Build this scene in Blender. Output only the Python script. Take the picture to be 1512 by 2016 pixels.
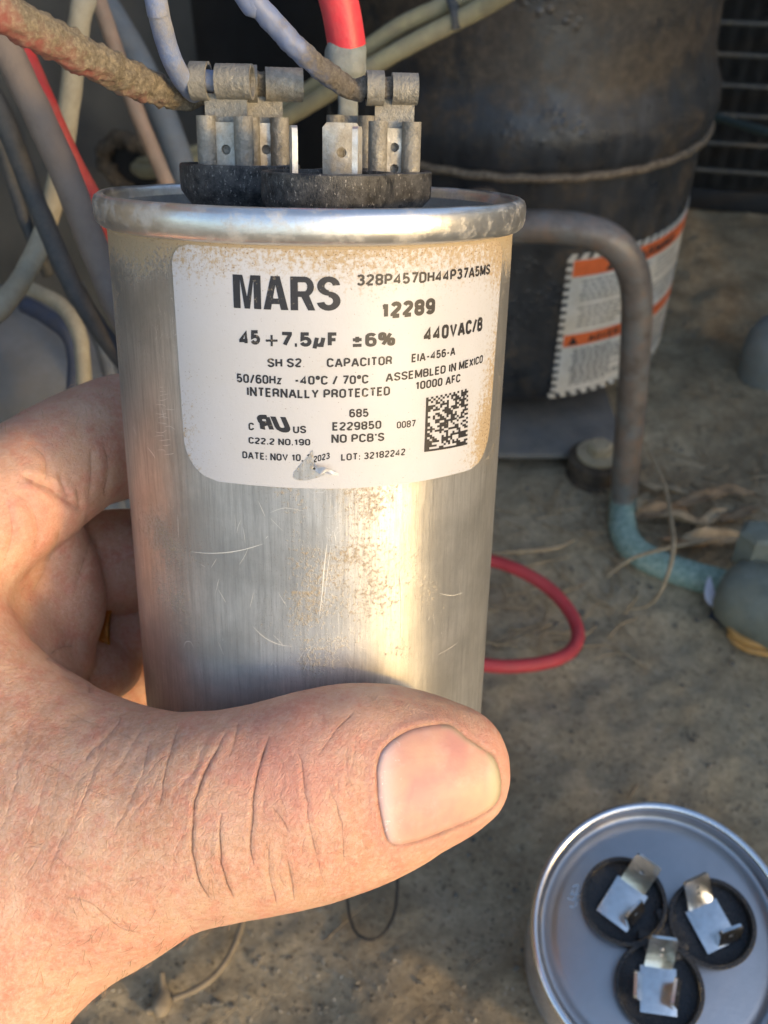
import bpy, bmesh, math, random
import numpy as np
from mathutils import Vector, Matrix
from mathutils.bvhtree import BVHTree
random.seed(7); rng = np.random.default_rng(7)
for o in list(bpy.data.objects): bpy.data.objects.remove(o)
scene = bpy.context.scene
C = scene.collection

# ------------------------------------------------------------------ camera, sky, sun, exposure
# lengths below are written in centimetres and turned into metres when a mesh is made
S = 0.01
F = 1900.0                       # focal length in photograph pixels (1512 x 2016)
PITCH = math.radians(40.0)       # camera looks down 40 degrees
H = 30.5                         # camera height above the dirt
cp, sp = math.cos(PITCH), math.sin(PITCH)
cam_d = bpy.data.cameras.new("camera"); cam = bpy.data.objects.new("camera", cam_d); C.objects.link(cam)
cam.location = (0, 0, H*S); cam.rotation_euler = (math.pi/2-PITCH, 0, 0)
cam_d.sensor_fit = 'HORIZONTAL'; cam_d.sensor_width = 36; cam_d.lens = F/1512*36
cam_d.clip_start = 0.005; cam_d.clip_end = 400
cam_d.dof.use_dof = True; cam_d.dof.focus_distance = 0.138; cam_d.dof.aperture_fstop = 44
scene.camera = cam

SUN_EL, SUN_AZ = math.radians(13.0), (0.80, -0.60)      # low evening sun, to the right and behind the camera
world = bpy.data.worlds.new("World"); scene.world = world; world.use_nodes = True
wt = world.node_tree; wt.nodes.clear()
sky = wt.nodes.new('ShaderNodeTexSky'); sky.sky_type = 'NISHITA'; sky.sun_disc = False
sky.sun_elevation = SUN_EL; sky.sun_rotation = math.atan2(SUN_AZ[0], SUN_AZ[1])
sky.air_density = 0.8; sky.dust_density = 1.3; sky.ozone_density = 1.0
bg = wt.nodes.new('ShaderNodeBackground'); bg.inputs['Strength'].default_value = 0.15
wo = wt.nodes.new('ShaderNodeOutputWorld')
wt.links.new(sky.outputs[0], bg.inputs[0]); wt.links.new(bg.outputs[0], wo.inputs[0])
sd = bpy.data.lights.new("sun", 'SUN'); sun = bpy.data.objects.new("sun", sd); C.objects.link(sun)
sd.energy = 0.5; sd.angle = math.radians(4.0); sd.color = (1.0, 0.57, 0.10)
n_ = math.hypot(*SUN_AZ)
sdir = Vector((SUN_AZ[0]/n_*math.cos(SUN_EL), SUN_AZ[1]/n_*math.cos(SUN_EL), math.sin(SUN_EL)))
sun.rotation_euler = sdir.to_track_quat('Z', 'Y').to_euler()
scene.view_settings.view_transform = 'Standard'; scene.view_settings.look = 'None'
scene.view_settings.exposure = 1.58; scene.view_settings.gamma = 1

# ------------------------------------------------------------------ frames
def W(p):                         # camera frame (x right, y down, z forward) -> world, cm
    p = np.asarray(p, float)
    return np.stack([p[..., 0], p[..., 2]*cp - p[..., 1]*sp, H - p[..., 2]*sp - p[..., 1]*cp], -1)
def ray(px, py): return np.array([(px-756)/F, (py-1008)/F, 1.0])
def P(px, py, z): return W(ray(px, py)*z)            # point seen at a pixel, at a depth
def G(px, py, h=0.0):                                # point seen at a pixel, on the ground (height h)
    r = ray(px, py); z = (H-h)/(sp + r[1]*cp); return W(r*z)

def vnoise(p, seed=0):
    p = np.asarray(p, float); i = np.floor(p).astype(np.int64); f = p-i; f = f*f*(3-2*f); out = 0
    for dx in (0, 1):
        for dy in (0, 1):
            for dz in (0, 1):
                h = (i[..., 0]+dx)*374761393 + (i[..., 1]+dy)*668265263 + (i[..., 2]+dz)*2147483647 + seed*1274126177
                h = (h ^ (h >> 13))*1274126177; h = h ^ (h >> 16)
                v = (h & 0xffff)/65535.0
                w = (f[..., 0] if dx else 1-f[..., 0])*(f[..., 1] if dy else 1-f[..., 1])*(f[..., 2] if dz else 1-f[..., 2])
                out = out + v*w
    return out*2-1
def fbm(p, octv=4, seed=0):
    s = 0; a = 0.5; p = np.asarray(p, float)
    for k in range(octv): s = s + a*vnoise(p*2**k, seed+k); a *= 0.5
    return s

# ------------------------------------------------------------------ objects
def mesh_obj(name, v, f, mat, parent=None, smooth=35, mats=None, fm=None):
    """v in cm (world, or local to the parent)."""
    me = bpy.data.meshes.new(name)
    me.from_pydata((np.asarray(v, float)*S).tolist(), [], [list(map(int, x)) for x in f]); me.update()
    for m in (mats or [mat]): me.materials.append(m)
    if fm is not None: me.polygons.foreach_set('material_index', list(fm))
    if smooth:
        me.polygons.foreach_set('use_smooth', [True]*len(me.polygons))
        if smooth < 180: me.set_sharp_from_angle(angle=math.radians(smooth))
    o = bpy.data.objects.new(name, me); C.objects.link(o)
    if parent is not None: o.parent = parent
    return o
def fix_normals(v, f):
    bm = bmesh.new(); vs = [bm.verts.new(x) for x in v]
    for x in f:
        try: bm.faces.new([vs[i] for i in x])
        except ValueError: pass
    bmesh.ops.recalc_face_normals(bm, faces=bm.faces); bm.verts.index_update()
    r = ([tuple(x.co) for x in bm.verts], [[y.index for y in x.verts] for x in bm.faces]); bm.free(); return r
def tag(o, label=None, cat=None, group=None, kind=None):
    if label: o['label'] = label
    if cat: o['category'] = cat
    if group: o['group'] = group
    if kind: o['kind'] = kind
    return o
def thing(name, label, cat, loc=(0, 0, 0), rot=None, group=None):    # loc in cm, rot 3x3
    o = bpy.data.objects.new(name, None); C.objects.link(o); o.empty_display_size = 0.02
    M = Matrix.Identity(4)
    if rot is not None: M = Matrix([list(map(float, r)) for r in rot]).to_4x4()
    M.translation = Vector([float(x)*S for x in loc]); o.matrix_world = M
    return tag(o, label, cat, group)
def loc_of(t, v):                  # world cm -> local cm of a thing
    Mi = np.array(t.matrix_world.inverted()); v = np.asarray(v, float)
    return v@Mi[:3, :3].T + Mi[:3, 3]/S
class Mesh:
    def __init__(s): s.v = []; s.f = []
    def add(s, v, f):
        n = len(s.v); s.v += [tuple(x) for x in v]; s.f += [[i+n for i in q] for q in f]; return s
    def vf(s): return s.v, s.f

# ------------------------------------------------------------------ shapes
def lathe(prof, n=96, a0=0, a1=2*math.pi, cap=False):
    prof = np.asarray(prof, float); full = abs(a1-a0-2*math.pi) < 1e-6
    m = n if full else n+1
    th = a0+(a1-a0)*np.arange(m)/n
    v = [(r*math.cos(t), r*math.sin(t), z) for t in th for r, z in prof]; k = len(prof); f = []
    for i in range(n):
        j = (i+1) % m
        for q in range(k-1): f.append([i*k+q, j*k+q, j*k+q+1, i*k+q+1])
    return v, f
def smooth_path(pts, n=8, extra=None):
    P_ = np.asarray(pts, float); out = []; K = len(P_)
    for i in range(K-1):
        p0 = P_[max(i-1, 0)]; p1 = P_[i]; p2 = P_[i+1]; p3 = P_[min(i+2, K-1)]
        for t in np.arange(n)/n:
            out.append(0.5*((2*p1)+(-p0+p2)*t+(2*p0-5*p1+4*p2-p3)*t*t+(-p0+3*p1-3*p2+p3)*t**3))
    out.append(P_[-1]); return np.array(out)
def tube(pts, r, seg=20, n=8, raw=False, bump=0, bscale=4, seed=0, oval=1.0, caps=True):
    pts = np.asarray(pts, float)
    if np.ndim(r) == 0: r = np.full(len(pts), float(r))
    R4 = np.column_stack([pts, r]); q = R4 if raw else smooth_path(R4, n)
    p = q[:, :3]; rr = q[:, 3]
    T = np.gradient(p, axis=0); T /= np.linalg.norm(T, axis=1)[:, None]+1e-12
    u = np.cross(T[0], [0.2, 0.3, 1.0]); u /= np.linalg.norm(u); v = []
    th = 2*np.pi*np.arange(seg)/seg
    for i in range(len(p)):
        u = u-T[i]*(u@T[i]); u /= np.linalg.norm(u); w = np.cross(T[i], u)
        ring = np.cos(th)[:, None]*u + oval*np.sin(th)[:, None]*w
        v.append(p[i]+ring*rr[i])
    v = np.array(v)
    if np.any(bump):
        c = v-p[:, None]; d = fbm(v.reshape(-1, 3)*bscale, 4, seed).reshape(v.shape[:2])
        b = np.asarray(bump, float)
        if b.ndim: b = np.interp(np.linspace(0, 1, len(p)), np.linspace(0, 1, len(b)), b)[:, None]
        v = v + c/np.linalg.norm(c, axis=2)[..., None]*(d*b)[..., None]
    v = v.reshape(-1, 3); f = []
    for i in range(len(p)-1):
        for j in range(seg):
            k = (j+1) % seg; f.append([i*seg+j, i*seg+k, (i+1)*seg+k, (i+1)*seg+j])
    if caps:
        f.append(list(range(seg))[::-1]); f.append([(len(p)-1)*seg+j for j in range(seg)])
    return v, f
def box(sx, sy, sz, loc=(0, 0, 0), rot=None, bev=0.0, seg=2):
    bm = bmesh.new(); bmesh.ops.create_cube(bm, size=1)
    for x in bm.verts: x.co = Vector((x.co.x*sx, x.co.y*sy, x.co.z*sz))
    if bev: bmesh.ops.bevel(bm, geom=bm.edges[:], offset=bev, segments=seg, affect='EDGES', profile=.6)
    bm.verts.index_update()
    v = np.array([tuple(x.co) for x in bm.verts]); f = [[y.index for y in x.verts] for x in bm.faces]; bm.free()
    if rot is not None: v = v@np.asarray(rot, float).T
    return v+np.asarray(loc, float), f
def extrude_poly(pl, z0, z1, holes=None):     # outline in XY, thick along Z
    n = len(pl); v = [(x, y, z0) for x, y in pl]+[(x, y, z1) for x, y in pl]
    f = [list(range(n))[::-1], list(range(n, 2*n))]+[[i, (i+1) % n, n+(i+1) % n, n+i] for i in range(n)]
    return v, f
def ribbon(path, t, z0, z1, nz=1):            # thick strip along a path in XY, extruded along Z
    p = np.asarray(path, float); T = np.gradient(p, axis=0); T /= np.linalg.norm(T, axis=1)[:, None]
    N = np.column_stack([-T[:, 1], T[:, 0]])*t/2
    outl = np.vstack([p+N, (p-N)[::-1]]); n = len(outl); m = len(p); v = []; f = []
    zs = np.linspace(z0, z1, nz+1)
    for z in zs: v += [(x, y, z) for x, y in outl]
    for k in range(nz):
        for i in range(n):
            j = (i+1) % n; f.append([k*n+i, k*n+j, (k+1)*n+j, (k+1)*n+i])
    for i in range(m-1):
        a, b, c, d = i, i+1, n-2-i, n-1-i
        f.append([a, d, c, b]); f.append([nz*n+a, nz*n+b, nz*n+c, nz*n+d])
    return v, f
def plate_hole(w, h, t, holes, rc=0.06, n=32):   # blade in XZ plane (base z=0), with one or two holes
    """grid-less: built as stacked panels, each with at most one hole"""
    m = Mesh(); cuts = [0]
    hs = sorted(holes, key=lambda q: q[0])
    for i in range(len(hs)-1): cuts.append((hs[i][0]+hs[i+1][0])/2)
    cuts.append(h)
    for k, (hz, hr) in enumerate(hs):
        z0, z1 = cuts[k], cuts[k+1]; top = k == len(hs)-1
        outer = []; inner = []
        for i in range(n):
            a = 2*math.pi*i/n+math.pi/n; c, s_ = math.cos(a), math.sin(a)
            hw = w/2; up = z1-hz; dn = hz-z0
            tx = hw/abs(c) if abs(c) > 1e-9 else 1e9
            tz = (up if s_ > 0 else dn)/abs(s_) if abs(s_) > 1e-9 else 1e9
            q = min(tx, tz); x, z = c*q, hz+s_*q
            if top and z > z1-rc and abs(x) > hw-rc:   # clipped corners
                over = (z-(z1-rc))+(abs(x)-(hw-rc))-rc
                if over > 0: z -= over/2; x -= math.copysign(over/2, x)
            outer.append((x, z)); inner.append((c*hr, hz+s_*hr))
        v = []
        for y in (-t/2, t/2):
            v += [(x, y, z) for x, z in outer]+[(x, y, z) for x, z in inner]
        f = []
        for i in range(n):
            j = (i+1) % n
            f.append([i, j, n+j, n+i]); f.append([2*n+j, 2*n+i, 3*n+i, 3*n+j])
            f.append([j, i, 2*n+i, 2*n+j]); f.append([n+i, n+j, 3*n+j, 3*n+i])
        m.add(v, f)
    return fix_normals(*m.vf())
def rotz(a): c, s_ = math.cos(a), math.sin(a); return np.array([[c, -s_, 0], [s_, c, 0], [0, 0, 1.]])
def rotx(a): c, s_ = math.cos(a), math.sin(a); return np.array([[1, 0, 0], [0, c, -s_], [0, s_, c.real]])
def roty(a): c, s_ = math.cos(a), math.sin(a); return np.array([[c, 0, s_], [0, 1, 0], [-s_, 0, c]])
def xf(vf, rot=None, loc=(0, 0, 0)):
    v = np.asarray(vf[0], float)
    if rot is not None: v = v@np.asarray(rot).T
    return v+np.asarray(loc, float), vf[1]

# ------------------------------------------------------------------ materials
class Mat:
    def __init__(s, name):
        s.m = bpy.data.materials.new(name); s.m.use_nodes = True; s.t = s.m.node_tree; s.t.nodes.clear()
        s.out = s.n('ShaderNodeOutputMaterial'); s.b = s.n('ShaderNodeBsdfPrincipled')
        s.t.links.new(s.b.outputs[0], s.out.inputs[0])
        tc = s.n('ShaderNodeTexCoord'); s.tc = s.vm('SCALE', tc.outputs['Object'], scale=100)
    def n(s, ty, **kw):
        x = s.t.nodes.new(ty)
        for k, v in kw.items(): setattr(x, k, v)
        return x
    def put(s, sock, v):
        if isinstance(v, bpy.types.NodeSocket): s.t.links.new(v, sock)
        elif v is not None:
            if isinstance(v, (tuple, list)) and sock.type == 'RGBA' and len(v) == 3: v = (*v, 1)
            sock.default_value = v
    def vm(s, op, a, b=None, scale=None):
        x = s.n('ShaderNodeVectorMath', operation=op); s.put(x.inputs[0], a); s.put(x.inputs[1], b)
        if scale is not None: s.put(x.inputs['Scale'], scale)
        return x.outputs[0]
    def stretch(s, v3, src=None): return s.vm('MULTIPLY', src or s.tc, v3)
    def noise(s, scale, detail=4, rough=.6, dist=0, vec=None):
        x = s.n('ShaderNodeTexNoise'); s.put(x.inputs['Vector'], vec or s.tc)
        for k, v in (('Scale', scale), ('Detail', detail), ('Roughness', rough), ('Distortion', dist)): s.put(x.inputs[k], v)
        return x.outputs['Fac']
    def voro(s, scale, feature='F1', vec=None, out='Distance', rand=1):
        x = s.n('ShaderNodeTexVoronoi', feature=feature); s.put(x.inputs['Vector'], vec or s.tc)
        s.put(x.inputs['Scale'], scale); s.put(x.inputs['Randomness'], rand); return x.outputs[out]
    def ramp(s, fac, pts, interp='LINEAR'):
        x = s.n('ShaderNodeValToRGB'); s.put(x.inputs[0], fac); e = x.color_ramp.elements; x.color_ramp.interpolation = interp
        while len(e) < len(pts): e.new(.5)
        for k, (p, c) in enumerate(pts):
            e[k].position = p
            if not isinstance(c, (tuple, list)): c = (c, c, c)
            e[k].color = (*c, 1) if len(c) == 3 else c
        return x.outputs[0]
    def math(s, op, a, b=None, clamp=False):
        x = s.n('ShaderNodeMath', operation=op, use_clamp=clamp); s.put(x.inputs[0], a); s.put(x.inputs[1], b); return x.outputs[0]
    def mix(s, fac, a, b, mode='MIX'):
        x = s.n('ShaderNodeMix', data_type='RGBA', blend_type=mode); s.put(x.inputs[0], fac)
        s.put(x.inputs[6], a); s.put(x.inputs[7], b); return x.outputs[2]
    def sep(s, v=None):
        x = s.n('ShaderNodeSeparateXYZ'); s.put(x.inputs[0], v or s.tc); return x.outputs
    def comb(s, x_, y_, z_):
        x = s.n('ShaderNodeCombineXYZ'); s.put(x.inputs[0], x_); s.put(x.inputs[1], y_); s.put(x.inputs[2], z_); return x.outputs[0]
    def attr(s, name):
        x = s.n('ShaderNodeAttribute'); x.attribute_name = name; return x.outputs['Fac']
    def bump(s, h, dist=.0002, strength=1, normal=None):
        x = s.n('ShaderNodeBump'); s.put(x.inputs['Height'], h); s.put(x.inputs['Distance'], dist); s.put(x.inputs['Strength'], strength)
        if normal: s.put(x.inputs['Normal'], normal)
        return x.outputs[0]
    def set(s, **kw):
        al = dict(col='Base Color', metal='Metallic', rough='Roughness', normal='Normal', sss='Subsurface Weight', ssr='Subsurface Radius',
                  sscale='Subsurface Scale', spec='Specular IOR Level', aniso='Anisotropic', tangent='Tangent', coat='Coat Weight', coatr='Coat Roughness', sheen='Sheen Weight', trans='Transmission Weight', aniso_rot='Anisotropic Rotation')
        for k, v in kw.items(): s.put(s.b.inputs[al[k]], v)
        return s.m
    def maprange(s, v, a, b, c=0., d=1.):
        x = s.n('ShaderNodeMapRange'); s.put(x.inputs[0], v)
        for i, q in enumerate((a, b, c, d)): s.put(x.inputs[i+1], q)
        return x.outputs[0]

DUST = (.36, .29, .19)
def mat_can(name, base, dusty, streak=True, rough=.41):
    m = Mat(name); x, y, z = m.sep()[:3]
    ang = m.math('ARCTAN2', y, x)
    cyl = m.comb(m.math('MULTIPLY', ang, 3.2), 0., z)
    st = m.noise(13, 8, .8, vec=m.vm('MULTIPLY', cyl, (1, 1, .05)))       # long brushed streaks
    st2 = m.noise(34, 4, .7, vec=m.vm('MULTIPLY', cyl, (1, 1, .07)))
    bl = m.noise(.55, 5, .6, vec=cyl); fine = m.noise(14, 4, .75, vec=cyl); sp_ = m.noise(26, 3, .8, vec=cyl)
    col = m.ramp(st, [(.33, tuple(c*.66 for c in base)), (.5, base), (.66, tuple(min(1, c*1.2) for c in base))])
    col = m.mix(m.ramp(bl, [(.42, 0.), (.60, .65)]), col, tuple(c*.62 for c in base))
    # dust: a band under the rim, patches, and specks
    band = m.maprange(z, -1.25, -.45); patch = m.ramp(m.noise(.42, 4, .6, vec=m.vm('ADD', cyl, (3.1, 0, 1.7))), [(.46, 0.), (.7, 1.)])
    amt = m.math('ADD', m.math('MULTIPLY', band, .8), m.math('MULTIPLY', patch, .50))
    dn = m.math('ADD', amt, m.math('MULTIPLY', m.math('SUBTRACT', fine, .5), 1.6))
    dust = m.math('MULTIPLY', m.ramp(dn, [(.3, 0.), (.62, 1.)]), dusty)
    specks = m.math('MULTIPLY', m.ramp(sp_, [(.60, 0.), (.63, 1.)]), m.math('MULTIPLY', m.math('ADD', amt, .10), dusty*1.3))
    col = m.mix(dust, col, DUST); col = m.mix(specks, col, (.16, .10, .05))
    scr = m.ramp(m.noise(3.0, 2, .5, 2.5, vec=m.vm('MULTIPLY', cyl, (1, 1, .5))), [(.497, 0.), (.5, 1.), (.503, 0.)])
    scrm = m.math('MULTIPLY', scr, m.ramp(m.noise(.8, 2, .5, vec=m.vm('ADD', cyl, (9, 0, 2))), [(.58, 0.), (.66, .8)]))
    col = m.mix(scrm, col, (.93, .92, .88))
    rg = m.ramp(st2, [(.3, rough+.14), (.7, rough-.05)]); rg = m.mix(dust, rg, (.85, .85, .85))
    h = m.math('ADD', m.math('MULTIPLY', st, .6), m.math('ADD', m.math('MULTIPLY', st2, .5), m.math('MULTIPLY', dust, 1.2)))
    nb = m.bump(h, .00006, .55); nb = m.bump(m.noise(1.1, 3, .5), .0006, .25, nb)
    met = m.mix(m.math('ADD', m.math('MULTIPLY', dust, .8), .22 if dusty > .5 else .04, True), (.93,)*3, (0.,)*3)
    tg = m.n('ShaderNodeTangent', direction_type='RADIAL', axis='Z').outputs[0]
    return m.set(col=col, metal=met, rough=rg, normal=nb, aniso=.78, tangent=tg, aniso_rot=.25)
def mat_plain(name, col, rough=.5, metal=0., var=.25, scale=3, dust=0., dcol=DUST, bump=.00008, bscale=20, dscale=2.2, spec=.5, dpos=(.42, .68)):
    m = Mat(name); nz = m.noise(scale, 5, .62)
    c = m.ramp(nz, [(.3, tuple(x*(1-var) for x in col)), (.7, tuple(min(1, x*(1+var)) for x in col))])
    r = rough
    if dust:
        d = m.ramp(m.math('ADD', m.math('MULTIPLY', m.noise(dscale, 5, .7), .75), m.math('MULTIPLY', m.noise(dscale*9, 3, .7), .25)), [(dpos[0], 0.), (dpos[1], dust)])
        c = m.mix(d, c, dcol); r = m.mix(d, (rough,)*3, (.9,)*3)
        metal = m.mix(d, (metal,)*3, (0.,)*3) if metal else metal
    return m.set(col=c, rough=r, metal=metal, normal=m.bump(m.noise(bscale, 4, .65), bump, 1), spec=spec)
def Wd(d): return W(np.asarray(d, float))-W(np.zeros(3))
def can_frame(th, ph):                              # columns: right, away, up (world)
    a = np.array([math.sin(ph), -math.cos(ph)*math.cos(th), -math.cos(ph)*math.sin(th)])
    e = -np.cross(a, [0, 0, 1.]); e /= np.linalg.norm(e)
    x, z = Wd(e), Wd(a); y = np.cross(z, x); return np.column_stack([x, y, z])
CAN_C = W([-1.130, -5.043, 15.242]); CAN_R = can_frame(.376, .019)
BR = 3.175
def can_px(px, py, R=BR):                           # pixel -> (arc, height) on the held can, and its local point
    o = (np.array([0, 0, H])-CAN_C)@CAN_R; d = Wd(ray(px, py))@CAN_R
    A = d[0]**2+d[1]**2; B = 2*(o[0]*d[0]+o[1]*d[1]); Cc = o[0]**2+o[1]**2-R*R
    t = (-B-math.sqrt(max(B*B-4*A*Cc, 0)))/(2*A); q = o+d*t
    return math.atan2(q[0], -q[1])*R, q[2]
def can_pt(s, h, R): a = s/BR; return (R*math.sin(a), -R*math.cos(a), h)

# ------------------------------------------------------------------ setting: dirt, walls of the unit, coil
m_ = Mat('dirt')
big = m_.noise(.06, 4, .6); mid = m_.noise(.35, 6, .65); fin = m_.noise(3.2, 6, .75); gr = m_.noise(14, 3, .8)
xyz = m_.sep()
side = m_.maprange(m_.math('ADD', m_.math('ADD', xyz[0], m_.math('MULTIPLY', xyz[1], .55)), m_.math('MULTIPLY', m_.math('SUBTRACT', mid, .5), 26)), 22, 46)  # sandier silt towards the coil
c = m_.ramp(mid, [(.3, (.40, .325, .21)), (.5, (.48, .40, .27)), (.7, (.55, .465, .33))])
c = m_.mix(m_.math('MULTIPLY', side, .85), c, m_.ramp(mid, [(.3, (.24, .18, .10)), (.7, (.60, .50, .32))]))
c = m_.mix(m_.ramp(big, [(.47, 0.), (.68, .55)]), c, (.22, .145, .08))
c = m_.mix(.55, c, m_.ramp(fin, [(.25, .22), (.5, .5), (.75, .84)]), 'OVERLAY')
c = m_.mix(m_.ramp(gr, [(.66, 0.), (.74, .45)]), c, (.30, .275, .23))
c = m_.mix(m_.ramp(m_.noise(4.5, 3, .6), [(.58, 0.), (.70, .6)]), c, (.11, .092, .066))
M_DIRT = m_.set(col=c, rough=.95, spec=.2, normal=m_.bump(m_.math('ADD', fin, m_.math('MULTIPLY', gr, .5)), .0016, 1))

def axis_coords(lo, hi, step, far, k=1.28):
    a = list(np.arange(lo, hi+1e-6, step)); s = step
    while a[-1] < far: s *= k; a.append(a[-1]+s)
    s = step
    while a[0] > -far: s *= k; a.insert(0, a[0]-s)
    return np.array(a)
gx = axis_coords(-34, 46, .28, 9000); gy = axis_coords(-8, 92, .28, 9000)
X, Y = np.meshgrid(gx, gy); q = np.stack([X, Y, np.zeros_like(X)], -1)
near = np.clip(1-(np.maximum(np.abs(X)-46, 0)+np.maximum(np.abs(Y-40)-60, 0))/40, 0, 1)
Z = (fbm(q*.11, 3, 3)*.8+fbm(q*.5, 4, 5)*.24+np.maximum(fbm(q*1.6, 3, 9), .02)*.22)*near
Z += near*0.9*np.exp(-(((X-21)/9)**2+((Y-34)/6)**2))
def ground_z(x, y):
    i = int(np.clip(np.searchsorted(gx, x), 0, len(gx)-1)); j = int(np.clip(np.searchsorted(gy, y), 0, len(gy)-1)); return float(Z[j, i])
nx, ny = len(gx), len(gy); idx = np.arange(nx*ny).reshape(ny, nx)
gf = np.stack([idx[:-1, :-1], idx[:-1, 1:], idx[1:, 1:], idx[1:, :-1]], -1).reshape(-1, 4)
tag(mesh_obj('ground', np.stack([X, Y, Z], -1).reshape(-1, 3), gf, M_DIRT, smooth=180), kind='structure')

M_GALV = mat_plain('painted grey sheet', (.060, .066, .070), rough=.5, metal=.0, var=.18, scale=.35, dust=.5, dcol=(.095, .098, .094), bump=.00025, bscale=1.2, dscale=.18)
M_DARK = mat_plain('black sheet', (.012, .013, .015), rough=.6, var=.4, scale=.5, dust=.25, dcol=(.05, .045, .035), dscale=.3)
def sheet(name, pts, up, t, mat, n=24, wave=.15):
    pts = np.asarray(pts, float); v = []; f = []; m = Mesh()
    P2 = smooth_path(pts, 8) if len(pts) > 2 else np.linspace(pts[0], pts[1], 10)
    K = len(P2); nz = n
    T = np.gradient(P2[:, :2], axis=0); T /= np.linalg.norm(T, axis=1)[:, None]; N = np.column_stack([-T[:, 1], T[:, 0]])
    for sgn in (0, 1):
        for k in range(nz+1):
            z = up[0]+(up[1]-up[0])*k/nz
            b = np.column_stack([P2[:, 0], P2[:, 1], np.full(K, z)]); d = fbm(b*.07, 3, 2)*wave
            v += list(np.column_stack([P2[:, :2]+N*(sgn*t+d[:, None]), np.full(K, z)]))
    L = (nz+1)*K
    for k in range(nz):
        for i in range(K-1):
            a = k*K+i; f.append([a, a+1, a+K+1, a+K]); f.append([L+a+1, L+a, L+a+K, L+a+K+1])
    for i in range(K-1):
        f.append([i+1, i, L+i, L+i+1]); a = nz*K+i; f.append([a, a+1, L+a+1, L+a])
    for k in range(nz):
        a = k*K; f.append([a, a+K, L+a+K, L+a]); a = k*K+K-1; f.append([a+K, a, L+a, L+a+K])
    return v, f
# left wall of the wiring compartment: runs away from the camera and bends
lw = [(-34, 2, 0), (-27, 22, 0), (-21, 40, 0), (-10.5, 58, 0)]
v, f = sheet('p', lw, (-2, 62), .25, M_GALV)
pan = thing('cabinet_panel', 'dull grey sheet metal panel behind the bundle of old wires', 'metal panel', (-21, 40, 0))
mesh_obj('panel', loc_of(pan, v), f, M_GALV, pan)
v, f = tube([(p[0]+.6, p[1]-.8, 22+i*2.2) for i, p in enumerate(lw)], .7, seg=12, oval=.5)
mesh_obj('fold', loc_of(pan, v), f, M_GALV, pan)
# torn cable hole with lint around it
hole_c = P(268, 330, 46)
M_LINT = mat_plain('dusty lint', (.085, .066, .045), rough=1, var=.5, scale=6, bump=.001, bscale=9)
v, f = tube([hole_c+np.array([math.cos(t)*1.7, -math.cos(t)*.9, math.sin(t)*1.25]) for t in np.linspace(.1, 5.6, 14)], .38, seg=12, bump=.42, bscale=2.2, seed=4)
lt = tag(mesh_obj('lint_clump', v, f, M_LINT, smooth=180), 'brown fuzzy lint clinging round the torn cable hole behind the can', 'lint')
ht = lathe([(.01, .0), (1.7, 0.05), (1.75, .3), (1.5, .3)], 24); hv = np.array(ht[0])
Rh = np.column_stack([[.88, -.47, 0], [0, 0, 1], [-.47, -.88, 0]])
tag(mesh_obj('grommet', hv@Rh.T*np.array([1, 1, .75])+hole_c+np.array([.1, .2, 0]), ht[1], M_DARK), 'black rubber grommet seated in the grey panel', 'grommet')
# black sheet standing in for the unlit void in the gap behind
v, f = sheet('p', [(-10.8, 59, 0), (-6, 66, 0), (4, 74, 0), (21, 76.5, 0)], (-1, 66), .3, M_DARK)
bk = tag(mesh_obj('dark_void_sheet', v, f, M_DARK), 'black sheet standing in for the dark void beside the compressor', 'metal panel')
# grey base rail / sump pieces at lower left
M_RAIL = mat_plain('grey paint worn', (.17, .175, .175), rough=.55, var=.3, scale=.6, dust=.7, dcol=(.20, .18, .15), dscale=.35)
v, f = tube([P(-60, 700, 40), P(60, 760, 38), P(170, 860, 37), P(300, 1010, 37)], 3.2, seg=28, bump=.12, bscale=.6)
tag(mesh_obj('drain_pipe', v, f, M_RAIL, smooth=180), 'fat dusty grey pipe lying low behind the fingers', 'pipe')

# coil at the right
M_FIN = mat_plain('fin aluminium', (.07, .07, .068), rough=.6, metal=.3, var=.3, scale=1, bump=.0001)
M_TUBE = mat_plain('coil tube', (.085, .085, .08), rough=.45, metal=.5, var=.3, scale=2, dust=.5)
coil = thing('condenser_coil', 'black finned coil with pale horizontal tubes behind the compressor', 'coil', (27, 74, 0))
B0 = np.array([18., 74.5]); B1 = np.array([44., 69.5]); dB = (B1-B0)/np.linalg.norm(B1-B0); nB = np.array([dB[1], -dB[0]])
for k in range(16):
    z = 3.2+k*2.05
    a = np.array([*(B0+nB*.12), z]); b = np.array([*(B1+nB*.12), z])
    v, f = tube([a, (a+b)/2, b], .2, seg=12, n=2)
    mesh_obj('coil_tube', loc_of(coil, v), f, M_TUBE, coil)
m = Mesh()
for i in range(150):
    c0 = B0+dB*(i*.17)
    w_ = .05*math.sin(i*.9)
    p0, p1 = c0+nB*.30, c0-nB*3
    v = []
    nz = 2
    for z in (1.5, 36):
        for (p, s_) in ((p0, -1), (p0, 1), (p1, 1), (p1, -1)): v.append((*(p+dB*.022*s_+dB*w_), z))
    m.add(v, [[0, 1, 5, 4], [1, 2, 6, 5], [2, 3, 7, 6], [3, 0, 4, 7], [4, 5, 6, 7], [3, 2, 1, 0]])
tag(mesh_obj('fin', loc_of(coil, m.v), m.f, M_FIN, coil, smooth=0), kind='stuff')
v, f = box(27, .4, 36, loc=(0, 0, 18), rot=rotz(math.atan2(dB[1], dB[0]))); 
mesh_obj('coil_back', loc_of(coil, np.array(v)+np.array([31-nB[0]*4, 72-nB[1]*4, 1.5])), f, M_DARK, coil)
v, f = box(27, 4.2, 1.6, rot=rotz(math.atan2(dB[1], dB[0])), bev=.1)
mesh_obj('base_rail', loc_of(coil, np.array(v)+np.array([31-nB[0]*1.6, 72-nB[1]*1.6, 1.0])), f, M_DARK, coil)

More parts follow.
